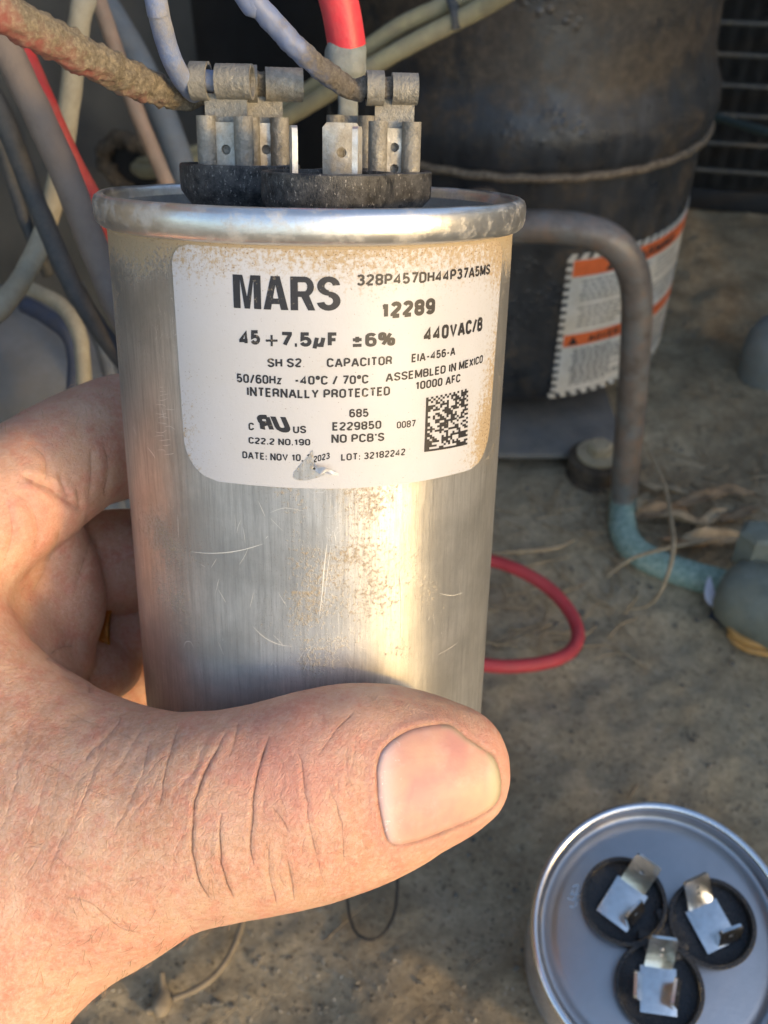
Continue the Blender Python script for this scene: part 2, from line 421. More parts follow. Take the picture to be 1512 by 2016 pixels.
# added louvred wall, unseen right of the frame, put there to shade the inside
M_LOUV = mat_plain('shade louvre paint', (.40, .38, .33), rough=.55, var=.1, scale=.3, dust=.4, dcol=(.30, .27, .20), dscale=.3)
lv = thing('shade_louvers', 'unseen beige louvres added right of the compressor to shade the inside', 'metal panel', (36, 38, 0))
for k in range(13):
    v, f = box(.12, 92, 3.62, rot=roty(.28), loc=(0, 2, 2.2+k*3.7)); mesh_obj('slat', v, f, M_LOUV, lv, smooth=0)
for yy in (-44, 2, 48):
    v, f = box(.8, 1.6, 50, loc=(.5, yy, 25)); mesh_obj('post', v, f, M_LOUV, lv, smooth=0)

# ------------------------------------------------------------------ compressor
m_ = Mat('rusty black shell'); x, y, z = m_.sep()[:3]
n1 = m_.noise(.5, 8, .75); n2 = m_.noise(2.2, 6, .72); n3 = m_.noise(7, 4, .7)
vv = m_.vm('MULTIPLY', m_.tc, (1, 1, .22)); n4 = m_.noise(1.1, 5, .65, vec=vv)
top = m_.maprange(z, 14, 17)                       # the upper shell is rustier than the lower
rustc = m_.ramp(n2, [(.25, (.022, .017, .012)), (.5, (.050, .038, .026)), (.75, (.11, .083, .055))])
paint = m_.ramp(n4, [(.3, (.008, .010, .013)), (.55, (.020, .024, .030)), (.8, (.055, .060, .066))])
amt = m_.math('ADD', m_.math('MULTIPLY', top, .22), m_.math('MULTIPLY', m_.math('SUBTRACT', n1, .5), 1.7))
c = m_.mix(m_.ramp(amt, [(.04, 0.), (.24, .95)]), paint, rustc)
c = m_.mix(m_.ramp(m_.math('ADD', m_.noise(.8, 6, .75), m_.math('MULTIPLY', top, .04)), [(.54, 0.), (.72, .4)]), c, (.12, .095, .065))
blist = m_.ramp(m_.voro(2.3), [(.1, 1.), (.45, 0.)])
bm_ = m_.math('MULTIPLY', blist, m_.ramp(m_.noise(.22, 2, .5), [(.48, 0.), (.6, 1.)]))
M_COMP = m_.set(col=c, rough=m_.ramp(n1, [(.35, .24), (.62, .66)]), spec=.6,
                normal=m_.bump(n3, .0002, .4, m_.bump(bm_, .0007, .5, m_.bump(n1, .0008, .5))))
comp = thing('compressor', 'black rusty cylindrical compressor with an orange and white warning label', 'compressor', (6.8, 50.6, 2))
RC = 9.3
prof_up = [(0.01, 47), (4, 46.4), (7.2, 44.5), (8.4, 41), (8.7, 37), (8.75, 30), (8.8, 22), (8.95, 18.4), (9.2, 17.5), (9.55, 16.7), (9.62, 16.0), (9.55, 15.3), (9.45, 14.9), (9.2, 14.7)]
v, f = lathe([(r, z-2) for r, z in prof_up][::-1], 128); mesh_obj('upper_shell', v, f, M_COMP, comp, smooth=60)
v, f = lathe([(0.01, .0), (6, .1), (8.2, .5), (9.0, 1.3), (9.1, 3), (9.12, 9), (9.15, 11.5), (9.2, 13.5)], 128); mesh_obj('lower_shell', v, f, M_COMP, comp, smooth=60)
M_WELD = mat_plain('weld bead', (.17, .135, .095), rough=.7, var=.5, scale=4, metal=.2, bump=.0004, bscale=8)
ang = np.linspace(0, 2*np.pi, 200)
v, f = tube([(9.42*math.cos(t), 9.42*math.sin(t), 12.75+.03*math.sin(t*37)) for t in ang], .21, seg=10, n=1, raw=True, bump=.04, bscale=3); mesh_obj('weld_seam', v, f, M_WELD, comp, smooth=180)
CC = np.array([6.8, 50.6])
def comp_px(px, py, R):
    o = np.array([0, 0, H]); d = Wd(ray(px, py)); oo = o[:2]-CC
    A = d[0]**2+d[1]**2; B = 2*(oo@d[:2]); Cc = oo@oo-R*R; D = B*B-4*A*Cc
    t = (-B-math.sqrt(max(D, 0)))/(2*A); q = o+d*t
    return math.atan2(q[0]-CC[0], -(q[1]-CC[1])), q[2]
M_WPAPER = mat_plain('dirty white label', (.56, .56, .52), rough=.5, var=.08, scale=1.2, dust=.5, dcol=(.38, .33, .22), dscale=.7, bump=.00002)
M_ORNG = mat_plain('orange print', (.62, .13, .035), rough=.5, var=.12, scale=2, bump=.00001)
M_INK = mat_plain('black print', (.018, .018, .02), rough=.45, var=.1, bump=.00001)
M_GREYINK = mat_plain('grey print', (.13, .135, .14), rough=.5, var=.1, bump=.00001)
aL, zT = comp_px(1100, 503, 9.13); _, zB = comp_px(1088, 783, 9.13); aL += .05; aR = aL+1.57
def cyl_patch(a0, a1, z0, z1, R, n=None, slant=0, c=CC, zo=2):
    n = n or max(2, int(abs(a1-a0)/.03)); v = []; f = []
    for r in (R, R-.03):
        for i in range(n+1):
            a = a0+(a1-a0)*i/n
            for z in (z0, z1):
                aa = a+(slant if z == z1 else 0)
                v.append((r*math.sin(aa), -r*math.cos(aa), z-zo))
    L = 2*(n+1)
    for i in range(n): f.append([2*i, 2*i+2, 2*i+3, 2*i+1]); f += [[2*i, L+2*i, L+2*i+2, 2*i+2], [2*i+1, 2*i+3, L+2*i+3, L+2*i+1]]
    f += [[0, 1, L+1, L], [2*n, L+2*n, L+2*n+1, 2*n+1]]
    return v, f
lab = mesh_obj('warning_label', *cyl_patch(aL+.03, aR-.03, zB+.28, zT-.28, 9.17), M_WPAPER, comp)
mb = Mesh(); hgt = zT-zB
for i in range(24):
    a = aL+(aR-aL)*i/24
    mb.add(*cyl_patch(a, a+.036, zT-.28, zT, 9.172, n=2, slant=.02)); mb.add(*cyl_patch(a, a+.036, zB, zB+.28, 9.172, n=2, slant=-.02))
for i in range(19):
    z0 = zB+hgt*i/19; mb.add(*cyl_patch(aL, aL+.032, z0, z0+hgt/36, 9.172, n=2))
tag(mesh_obj('label_border', *mb.vf(), M_WPAPER, lab, smooth=0), kind='stuff')
zo1, zo2 = zT-.32, zT-.32-hgt*.105
zo3 = zB+hgt*.46; zo4 = zo3-hgt*.085
mesh_obj('orange_band', *cyl_patch(aL+.035, aR-.035, zo2, zo1, 9.176), M_ORNG, lab)
mesh_obj('orange_band', *cyl_patch(aL+.035, aR-.035, zo4, zo3, 9.176), M_ORNG, lab)
mb = Mesh()
for (za, zb, st) in ((zo2-.25, zo3+.25, 11), (zo4-.2, zB+.6, 14)):
    for k in range(st):
        z1 = za+(zb-za)*k/st
        for a0 in (aL+.09, aL+.62, aL+1.12):
            a = a0+random.uniform(0, .02); e_ = a0+random.choice((.36, .44, .46, .25))
            if st == 11 and k == 5: continue
            while a < e_:
                w_ = random.uniform(.02, .05); mb.add(*cyl_patch(a, a+w_, z1-.085, z1, 9.177, n=1)); a += w_+.011
tag(mesh_obj('small_print', *mb.vf(), M_GREYINK, lab, smooth=0), kind='stuff')

def arcp(cx, cy, rx, ry, a0, a1, n=7): return [(cx+rx*math.cos(math.radians(a0+(a1-a0)*i/n)), cy+ry*math.sin(math.radians(a0+(a1-a0)*i/n))) for i in range(n+1)]
def rring(w, y0=0, y1=1, c=.24): return arcp(w-c, y1-c, c, c, 0, 90)+arcp(c, y1-c, c, c, 90, 180)+arcp(c, y0+c, c, c, 180, 270)+arcp(w-c, y0+c, c, c, 270, 360)+[(w, y1-c)]
def bowl(x0, w, y0, y1, c=.2): return [(x0, y1)]+arcp(w-c, y1-c, c, c, 90, 0)+arcp(w-c, y0+c, c, c, 0, -90)+[(x0, y0)]
_w = .44
GL = {'0': (_w, [rring(_w)]), 'O': (.48, [rring(.48)]), '1': (.26, [[(0, .78), (.08, .80), (.16, .88), (.18, 1)], [(.20, 1), (.20, 0)]]),
 '2': (_w, [arcp(.22, .78, .22, .22, 170, -20)+[(.40, .60), (.0, .12), (.0, .0)], [(0, 0), (_w, 0)]]),
 '3': (_w, [arcp(.21, .77, .21, .23, 160, -90)+[(.15, .54)], [(.15, .54)]+arcp(.21, .27, .23, .27, 90, -160)]),
 '4': (.48, [[(.36, 0), (.36, 1), (0, .30), (0, .24), (.48, .24)]]), '5': (_w, [[(.40, 1), (.05, 1), (.02, .52)]+arcp(.21, .32, .23, .30, 120, -160, 10)]),
 '6': (_w, [arcp(.22, .78, .22, .22, 20, 180)+[(0, .3)]+arcp(.22, .22, .22, .22, 180, 360)+[(_w, .38)]+arcp(.22, .38, .22, .22, 0, 170)]),
 '7': (_w, [[(0, 1), (_w, 1), (_w, .92), (.14, 0)]]),
 '8': (_w, [rring(_w, .52, 1, .2), rring(_w, 0, .52, .22)]), '9': (_w, [arcp(.22, .22, .22, .22, 200, 360)+[(_w, .7)]+arcp(.22, .78, .22, .22, 0, 180)+[(0, .62)]+arcp(.22, .62, .22, .22, 180, 350)]),
 'A': (.56, [[(-.02, -.08), (.26, 1.02)], [(.30, 1.02), (.58, -.08)], [(.11, .27), (.45, .27)]]), 'B': (.48, [[(0, 0), (0, 1)], bowl(0, .45, .53, 1), bowl(0, .48, 0, .53)]),
 'C': (.48, [arcp(.24, .76, .24, .24, 0, 180)+arcp(.24, .24, .24, .24, 180, 360)]), 'D': (.48, [[(0, 0), (0, 1)], bowl(0, .48, 0, 1, .26)]),
 'E': (.40, [[(.40, 1), (0, 1), (0, 0), (.40, 0)], [(0, .52), (.36, .52)]]), 'F': (.38, [[(.38, 1), (0, 1), (0, 0)], [(0, .50), (.33, .50)]]),
 'G': (.5, [arcp(.25, .76, .24, .24, 0, 180)+arcp(.25, .24, .24, .24, 180, 360)+[(.49, .48), (.27, .48)]]),
 'H': (.48, [[(0, 0), (0, 1)], [(.48, 0), (.48, 1)], [(0, .52), (.48, .52)]]), 'I': (.02, [[(.01, 0), (.01, 1)]]), 'L': (.38, [[(0, 1), (0, 0), (.38, 0)]]),
 'M': (.64, [[(0, -.1), (0, 1.1)], [(.64, -.1), (.64, 1.1)], [(.0, 1.08), (.32, .04)], [(.32, .04), (.64, 1.08)]]), 'N': (.5, [[(0, -.1), (0, 1.1)], [(.5, -.1), (.5, 1.1)], [(.0, 1.08), (.5, -.08)]]),
 'P': (.46, [[(0, 0), (0, 1)], bowl(0, .46, .44, 1, .24)]), 'R': (.48, [[(0, 0), (0, 1)], bowl(0, .46, .48, 1, .22), [(.24, .48), (.42, .36), (.47, 0)]]),
 'S': (.48, [arcp(.24, .76, .24, .24, 5, 180)+[(.02, .66), (.14, .56), (.34, .46), (.46, .36)]+arcp(.24, .25, .24, .25, 20, -180, 12)]),
 'T': (.48, [[(0, 1), (.48, 1)], [(.24, 1), (.24, 0)]]), 'U': (.48, [[(0, 1), (0, .24)]+arcp(.24, .24, .24, .24, 180, 360)+[(.48, 1)]]),
 'V': (.54, [[(0, 1), (.27, 0), (.54, 1)]]), 'W': (.8, [[(0, 1), (.2, 0), (.4, 1), (.6, 0), (.8, 1)]]), 'X': (.5, [[(0, 0), (.5, 1)], [(0, 1), (.5, 0)]]), 'Y': (.52, [[(0, 1), (.26, .45), (.52, 1)], [(.26, .45), (.26, 0)]]),
 'z': (.34, [[(0, .66), (.34, .66), (0, 0), (.34, 0)]]), '/': (.34, [[(0, -.05), (.34, 1.05)]]), '-': (.26, [[(0, .4), (.26, .4)]]), '.': (.03, [[(-.05, .0), (.08, .0)]]),
 ',': (.05, [[(.04, .06), (-.02, -.16)]]), ':': (.03, [[(-.05, .02), (.08, .02)], [(-.05, .55), (.08, .55)]]), '+': (1., [[(0, .5), (1, .5)], [(.5, -.09), (.5, 1.09)]]),
 "'": (.03, [[(.015, 1), (.015, .74)]]), 'o': (.22, [rring(.22, .66, 1, .11)]), '%': (.8, [rring(.26, .52, 1, .12), [(.62, 1), (.18, 0)], [(x+.54, y) for x, y in rring(.26, 0, .48, .12)]]),
 'u': (.5, [[(.10, .68), (-.05, -.28)], [(.05, .2)]+arcp(.2, .18, .15, .17, 180, 300)+[(.38, .2)], [(.46, .68), (.36, .0), (.46, .0)]]), '~': (.5, [[(0, .55), (.5, .55)], [(.25, .30), (.25, .82)], [(0, .03), (.5, .03)]])}
def stroke_poly(pl, wt):
    q = [pl[0]]
    for a in pl[1:]:
        if math.hypot(a[0]-q[-1][0], a[1]-q[-1][1]) > 1e-4: q.append(a)
    p = np.array(q, float); closed = np.hypot(*(p[0]-p[-1])) < 1e-3
    if closed: p = p[:-1]
    n = len(p); L = []; Rr = []
    for i in range(n):
        a = p[i]-p[i-1] if (closed or i > 0) else p[1]-p[0]; b = p[(i+1) % n]-p[i] if (closed or i < n-1) else p[-1]-p[-2]
        a = a/np.hypot(*a); b = b/np.hypot(*b); na = np.array([-a[1], a[0]]); nb_ = np.array([-b[1], b[0]]); m = na+nb_; m /= np.hypot(*m)+1e-9
        k = min(1/max(m@na, .3), 1.7); L.append(p[i]+m*k*wt/2); Rr.append(p[i]-m*k*wt/2)
    v = [(x, y, 0) for x, y in L]+[(x, y, 0) for x, y in Rr]
    f = [[i, n+i, n+(i+1) % n, (i+1) % n] for i in range(n if closed else n-1)]
    return v, f
def text_mesh(txt, bold=.0, shear=0., mirror=False):
    """condensed grotesque lettering drawn with strokes, cap height 1"""
    wt = .165+bold*3.2; m = Mesh(); x = 0
    for ch in txt:
        if ch == ' ': x += .34; continue
        w, ss = GL[{'\u03bc': 'u', '\u00ba': 'o', '\u00b1': '~'}.get(ch, ch)]
        for pl in ss:
            v, f = stroke_poly([(px_, wt/2+py_*(1-wt)) for px_, py_ in pl], wt)
            cl = (lambda b: b) if ch in ',/\u03bc' else (lambda b: min(1., max(0., b)))
            m.add([(x+a, cl(b), 0) for a, b, _ in v], f)
        x += w+wt+.085
    v = np.array(m.v); v[:, 0] += v[:, 1]*shear
    f = [q for q in m.f]
    if mirror: v[:, 0] *= -1
    v[:, 0] -= v[:, 0].min(); return v, f
def cap_height(): return 1.0
def refine(v, f, L):
    bm = bmesh.new(); vs = [bm.verts.new(x) for x in v]
    for q in f:
        try: bm.faces.new([vs[i] for i in q])
        except ValueError: pass
    for _ in range(3):
        e = [x for x in bm.edges if x.calc_length() > L]
        if not e: break
        bmesh.ops.subdivide_edges(bm, edges=e, cuts=1); bmesh.ops.triangulate(bm, faces=bm.faces)
    bm.verts.index_update(); r = (np.array([tuple(x.co) for x in bm.verts]), [[y.index for y in x.verts] for x in bm.faces]); bm.free(); return r
def comp_text(txt, a0, z0, capz, aw, name='lettering'):
    v, f = text_mesh(txt, .02); w = v[:, 0].max(); v = v.copy(); ch = cap_height()
    a = a0+v[:, 0]/w*aw; z = z0+v[:, 1]/ch*capz; R = 9.18
    mesh_obj(name, np.column_stack([R*np.sin(a), -R*np.cos(a), z-2]), f, M_INK, lab, smooth=0)
comp_text('WARNING', aL+.36, zo2+.12, hgt*.06, .42)
comp_text('ADVERTENCIA', aL+.18, zo4+.1, hgt*.05, .42)
for (a0, z0, hh) in ((aL+.26, zo2+.1, hgt*.07), (aL+.09, zo4+.08, hgt*.06)):
    w_ = hh/9.18*.6; R = 9.181
    v = [(R*math.sin(a0+t), -R*math.cos(a0+t), z0+q_-2) for t, q_ in ((-w_, 0), (w_, 0), (0, hh))]
    mesh_obj('warning_triangle', v, [[0, 1, 2]], M_INK, lab, smooth=0)
# feet
M_PLATE = mat_plain('dusty steel plate', (.13, .13, .125), rough=.7, var=.25, scale=.8, dust=.8, dcol=(.24, .215, .175), dscale=.5)
M_RUB = mat_plain('dusty rubber', (.05, .04, .03), rough=.9, var=.3, scale=1.5, dust=.8, dcol=(.17, .125, .075), dscale=.8)
M_CREAM = mat_plain('old cream metal', (.42, .36, .24), rough=.6, var=.2, scale=2, dust=.6)
v, f = box(10.5, 7, .35, loc=(7.0, 42.6, 1.35), rot=None, bev=.12); mesh_obj('mounting_foot', loc_of(comp, v), f, M_PLATE, comp)
bolt_c = G(1178, 905, 1.6)
ft = thing('foot_bolt', 'dusty cream foot bolt and washer on a brown rubber mount', 'bolt', (bolt_c[0], bolt_c[1], 0))
v, f = lathe([(1.45, .0), (1.5, .8), (1.25, 1.0), (1.5, 1.2), (1.5, 1.75), (.9, 1.9), (.01, 1.9)], 40); mesh_obj('rubber_mount', v, f, M_RUB, ft)
v, f = lathe([(1.1, 1.88), (1.12, 2.05), (.5, 2.1), (.01, 2.1)], 36); mesh_obj('washer', v, f, M_CREAM, ft)
v, f = lathe([(.62, 2.08), (.62, 2.5), (.5, 2.62), (.01, 2.62)], 6); mesh_obj('bolt_head', v, f, M_CREAM, ft, smooth=20)

# ------------------------------------------------------------------ copper pipe and valve
m_ = Mat('aged copper'); gx_, gy_, gz_ = m_.sep()[:3]
pat = m_.attr('patina'); nn = m_.noise(1.3, 5, .6); n5 = m_.noise(5, 5, .7)
br = m_.ramp(nn, [(.3, (.15, .115, .09)), (.5, (.22, .185, .155)), (.72, (.30, .20, .14))])
gr_ = m_.ramp(n5, [(.3, (.13, .22, .175)), (.52, (.29, .41, .345)), (.75, (.50, .60, .52))])
pm = m_.ramp(m_.math('ADD', pat, m_.math('MULTIPLY', m_.math('SUBTRACT', nn, .5), .7)), [(.42, 0.), (.58, 1.)])
c = m_.mix(pm, br, gr_); c = m_.mix(m_.math('MULTIPLY', m_.ramp(m_.noise(.9, 4, .6), [(.45, 0.), (.6, .55)]), m_.math('SUBTRACT', 1., pm)), c, (.235, .25, .245))
M_COPPER = m_.set(col=c, rough=m_.mix(pm, (.42,)*3, (.85,)*3), metal=m_.mix(pm, (.35,)*3, (0.,)*3), normal=m_.bump(n5, .0003, .6))
yb = G(1225, 1030)[1]
def vert_pt(px, py, y):           # point on the line of sight at world depth y (cm)
    d = Wd(ray(px, py)); return np.array([0, 0, H])+d*(y/d[1])
pth = [np.array([5.5, 42.5, vert_pt(760, 455, yb+3)[2]]), vert_pt(760, 455, yb+3), vert_pt(1000, 447, yb+1), vert_pt(1120, 449, yb+.3), vert_pt(1195, 470, yb), vert_pt(1240, 520, yb), vert_pt(1254, 600, yb), vert_pt(1246, 760, yb),
       vert_pt(1234, 900, yb), vert_pt(1226, 1000, yb)+[0, 0, .3], G(1228, 1050, .9), G(1262, 1092, .8), G(1330, 1122, .8), G(1400, 1143, .9), G(1470, 1160, 1.0)]
v, f = tube(pth, .64, seg=28, n=10)
pipe = tag(mesh_obj('copper_pipe', v, f, M_COPPER, smooth=180), 'bent copper pipe, brown above and teal with patina near the ground', 'pipe')
at = pipe.data.attributes.new('patina', 'FLOAT', 'POINT'); k = np.repeat(np.arange(len(v)//28), 28)/10.0
at.data.foreach_set('value', np.clip((k-7.4)/3.0, 0, 1).astype(np.float32))
M_VALVE = mat_plain('grey green brass', (.165, .185, .155), rough=.7, var=.3, scale=1.2, dust=.6, dcol=(.26, .25, .17), dscale=.7)
valve = thing('service_valve', 'dull grey green valve body where the teal pipe ends at the right edge', 'valve', G(1485, 1180))
vc = G(1450, 1165, 1.6); ax = G(1600, 1235, 1.7)-vc; ax /= np.linalg.norm(ax)
uu = np.cross(ax, [0, 0, 1]); uu /= np.linalg.norm(uu); Rv = np.column_stack([uu, np.cross(ax, uu), ax])
v, f = lathe([(.01, -.55), (1.0, -.55), (1.35, -.3), (1.6, .3), (1.68, 1.2), (1.66, 3.5), (1.5, 5.5), (.01, 5.6)], 48)
mesh_obj('valve_body', loc_of(valve, np.array(v)@Rv.T+vc), f, M_VALVE, valve)
v, f = lathe([(.85, 0), (.9, .1), (.9, 1.6), (.7, 1.75), (.01, 1.75)], 6)
mesh_obj('hex_nut', loc_of(valve, np.array(v)+G(1480, 1105, 2.3)), f, M_VALVE, valve, smooth=20)
v, f = tube([vc-[0, 0, 1.4]+ax*(-.6)+[-.3, -.3, 0], vc-[0, 0, 1.6]+ax*1.5+[0, -.5, 0], vc-[0, 0, 1.6]+ax*5+[0, -.6, 0]], .32, seg=12, oval=.7)
mesh_obj('dark_strap', loc_of(valve, v), f, mat_plain('navy rubber', (.02, .025, .04), rough=.6), valve)
M_OCH = mat_plain('ochre plastic', (.50, .27, .07), rough=.5, var=.2, scale=3, dust=.3)
for dz in (0, .34):
    v, f = tube([G(1438, 1233+dz*40, .9-dz), G(1452, 1252+dz*40, .8-dz), G(1490, 1268+dz*40, .8-dz), G(1560, 1272+dz*40, .9-dz), G(1640, 1250, .9)], .17, seg=14)
    tag(mesh_obj('ochre_wire', v, f, M_OCH, smooth=180), 'ochre wire under the valve, %s of the pair' % ('upper' if dz == 0 else 'lower'), 'wire', 'ochre wires under the valve')
M_TAG = mat_plain('white plastic', (.55, .55, .62), rough=.4, var=.05, bump=.00001)
t0, t1 = G(1397, 1137, 1.9), G(1420, 1203, .8)
v = []; f = []
for i in range(13):
    t = i/12; w_ = .85*math.sin(math.pi*min(1, t*1.0+.02))**.8+.03; cc = t0+(t1-t0)*t+np.array([0, -.3*math.sin(math.pi*t), 0])
    for s_ in (-1, 1):
        for d in (0, .05): v.append(tuple(cc+np.array([s_*w_*.28+.25*math.sin(math.pi*t)*-1, 0, 0])+np.array([0, d, 0])))
for i in range(12):
    a = 4*i; f += [[a, a+2, a+6, a+4], [a+1, a+5, a+7, a+3], [a, a+4, a+5, a+1], [a+2, a+3, a+7, a+6]]
f += [[0, 1, 3, 2], [48, 50, 51, 49]]
tag(mesh_obj('plastic_tag', v, f, M_TAG), 'small white plastic tag leaning on the teal pipe end', 'tag')
# grey cap at right edge, thin green line across the coil
M_GCAP = mat_plain('pale grey paint', (.25, .265, .245), rough=.55, var=.15, scale=1, dust=.6, dcol=(.30, .27, .19), dscale=.8)
gc = G(1540, 745)
v, f = lathe([(3.2, -.3), (3.3, 1.4), (3.2, 2.4), (2.7, 3.2), (1.7, 3.65), (.01, 3.75)], 64)
tag(mesh_obj('pipe_cap', np.array(v)*np.array([.80, .80, 1])+gc, f, M_GCAP), 'rounded pale grey cap standing in the dirt at the right edge', 'cap')
v, f = tube([P(1330, 205, 66), P(1400, 228, 64), P(1512, 262, 60), P(1660, 310, 56)], .28, seg=14)
tag(mesh_obj('thin_green_pipe', v, f, mat_plain('green grey pipe', (.09, .12, .11), rough=.5, metal=.3), smooth=180), 'thin green grey pipe crossing in front of the black coil', 'pipe')
# ------------------------------------------------------------------ old wires behind
def wire_mat(name, col, dust=.75, dcol=(.24, .205, .15), **k): return mat_plain(name, col, rough=.6, var=.18, scale=1.6, dust=dust, dcol=dcol, dscale=1.1, bump=.0002, bscale=9, **k)
M_CR = wire_mat('cream insulation', (.36, .33, .24), dcol=(.27, .235, .17)); M_BRN = wire_mat('brown insulation', (.165, .135, .115), dcol=(.20, .165, .135))
M_RED = wire_mat('dark red insulation', (.40, .022, .022), dust=.3); M_DGR = wire_mat('charcoal insulation', (.035, .042, .048), dust=.7, dcol=(.12, .115, .105))
M_TAN = wire_mat('tan insulation', (.30, .20, .135), dcol=(.30, .24, .18)); M_BLG = wire_mat('blue grey insulation', (.105, .13, .155), dust=.7, dcol=(.17, .165, .155))
M_NAVY = wire_mat('navy insulation', (.03, .045, .085), dust=.6, dcol=(.10, .10, .10)); M_YEL = wire_mat('pale yellow insulation', (.34, .30, .17), dcol=(.27, .23, .16))
def extend(w, pts, L=16):
    """let a wire that leaves the picture run on"""
    w = [np.asarray(a, float) for a in w]; off = lambda q: q[0] < 0 or q[0] > 1512 or q[1] < 0
    if off(pts[0]): d = w[0]-w[1]; d = d/np.linalg.norm(d)+np.array([0, 0, .25]); w = [w[0]+d*L, w[0]+d*L*.4]+w
    if off(pts[-1]) or (pts[-1][0] > 200 and 440 < pts[-1][1] < 900): d = w[-1]-w[-2]; d /= np.linalg.norm(d); w = w+[w[-1]+d*L*.5]
    return w
def bw(name, pts, r, mat, label, cat='wire', group=None, **k):
    v, f = tube(extend([P(*p) for p in pts], pts), r, seg=20, n=8, bump=k.pop('bump', .03), bscale=2.5, **k)
    return tag(mesh_obj(name, v, f, mat, smooth=180), label, cat, group)
bw('wire', [(1120, -110, 29), (1010, -22, 30), (930, 25, 31), (800, 92, 32), (700, 150, 33), (580, 222, 35), (460, 290, 37), (340, 330, 39), (285, 338, 43), (268, 330, 46)], .30, M_YEL, 'lower pale yellow wire of the pair running diagonally behind the terminals')
bw('wire', [(1050, -110, 30), (960, -35, 31), (880, 8, 31.6), (790, 50, 32.3), (690, 118, 33.5), (570, 203, 35.5), (450, 277, 37.4), (340, 312, 39.4), (275, 322, 45.5)], .28, M_YEL, 'upper pale yellow wire of the pair running diagonally behind the terminals')
v, f = tube([P(888, -2, 31.3), P(898, 30, 31.0), P(900, 56, 31.2)], .20, seg=10, oval=.5)
tag(mesh_obj('wire_tie', v, f, M_DGR), 'dark tie wrapped round the pale yellow wires', 'cable tie')
bw('wire', [(178, -70, 25), (160, 20, 25), (148, 110, 25.5), (136, 210, 26), (118, 330, 26.6), (98, 420, 26.8), (78, 480, 26.5), (48, 540, 26), (5, 600, 25), (-60, 660, 24)], .285, M_CR, 'long cream wire curving down the far left edge')
bw('wire', [(55, 566, 31), (85, 580, 30.5), (125, 605, 30), (155, 655, 29.6), (164, 720, 29.4), (168, 800, 29.4), (170, 900, 29.5)], .235, M_CR, 'short cream wire looping down beside the index finger')
bw('wire', [(50, 600, 32.5), (100, 628, 32), (140, 665, 31.6), (150, 730, 31.6), (140, 830, 31.6)], .28, M_NAVY, 'short navy wire tucked under the cream loop')
bw('wire', [(150, 560, 33), (185, 640, 33), (212, 720, 33), (230, 820, 33)], .24, M_BLG, 'thin blue grey wire behind the cream loop')
bw('wire', [(-60, -20, 20), (8, 90, 20.5), (70, 215, 21), (125, 335, 21.6), (178, 470, 22.2), (225, 585, 22.6), (290, 720, 23)], .33, M_BRN, 'thick dusty brown wire slanting down behind the can')
bw('wire', [(-40, -30, 22.5), (35, 90, 22.8), (85, 205, 23.1), (140, 325, 23.5), (190, 420, 23.9), (212, 480, 24.2), (240, 560, 24.5)], .31, M_RED, 'dark red wire running beside the thick brown wire')
bw('wire', [(-60, 90, 23), (0, 215, 23.4), (45, 330, 24), (95, 455, 24.5), (155, 585, 25), (235, 700, 25.6), (330, 800, 26)], .255, M_DGR, 'charcoal cable slanting down left of the brown wire')
bw('wire', [(-70, 170, 26), (-8, 260, 26), (25, 360, 26.6), (55, 450, 27), (95, 540, 28)], .17, M_DGR, 'thin charcoal wire at the far left edge')
bw('wire', [(175, -60, 29), (215, 60, 29), (255, 180, 29), (292, 275, 29), (330, 365, 29.2), (370, 480, 29.5)], .235, M_TAN, 'tan wire between the cream wire and the blue grey hose')
bw('hose', [(150, -90, 33), (205, 5, 33), (268, 110, 33), (325, 235, 33.2), (365, 350, 33.6), (400, 480, 34)], .46, M_BLG, 'fat blue grey hose passing behind the mud covered wire', 'hose')

# ------------------------------------------------------------------ the can held in the hand
M_CAN = mat_can('brushed aluminium', (.53, .515, .48), 1.)
M_RIM = mat_plain('aluminium rim', (.70, .695, .68), rough=.30, metal=.93, var=.14, scale=2.5, dust=.55, dcol=(.36, .31, .23), bump=.00003, bscale=7, dscale=2.4, dpos=(.50, .72))
M_LID = mat_plain('dusty lid', (.42, .43, .42), rough=.45, metal=.7, var=.12, scale=1, dust=.7, dcol=(.24, .23, .20), dscale=1.2, dpos=(.3, .6))
def plastic(name, dusty):
    m = Mat(name); d = m.noise(5, 6, .8); gl = .42 if dusty > .5 else .24; sx = m.noise(22, 3, .8, vec=m.vm('MULTIPLY', m.tc, (1, 1, .5)))
    k = m.ramp(d, [(.40, 0.), (.7, dusty)]); c = m.mix(k, (.010, .011, .013), (.17, .165, .15))
    s2 = m.math('MULTIPLY', m.ramp(sx, [(.60, 0.), (.66, .9)]), dusty); c = m.mix(s2, c, (.42, .40, .36))
    return m.set(col=c, rough=m.mix(k, (gl,)*3, (.9,)*3), normal=m.bump(m.math('ADD', d, sx), .0002, .8))
M_CUP = plastic('dusty black plastic', .75); M_CUP2 = plastic('clean black plastic', .05)
M_TIN = mat_plain('tarnished tin', (.52, .49, .42), rough=.38, metal=.85, var=.25, scale=4, dust=.75, dcol=(.32, .29, .23), bump=.00012, bscale=14, dscale=3.5, dpos=(.40, .66))
M_TINC = mat_plain('scuffed tin', (.70, .68, .62), rough=.35, metal=.75, var=.2, scale=5, dust=.5, dcol=(.40, .37, .30), bump=.0001, bscale=14, dscale=4)
M_TINB = mat_plain('bright tin', (.72, .72, .70), rough=.22, metal=1., var=.12, scale=5, bump=.00008, bscale=5)
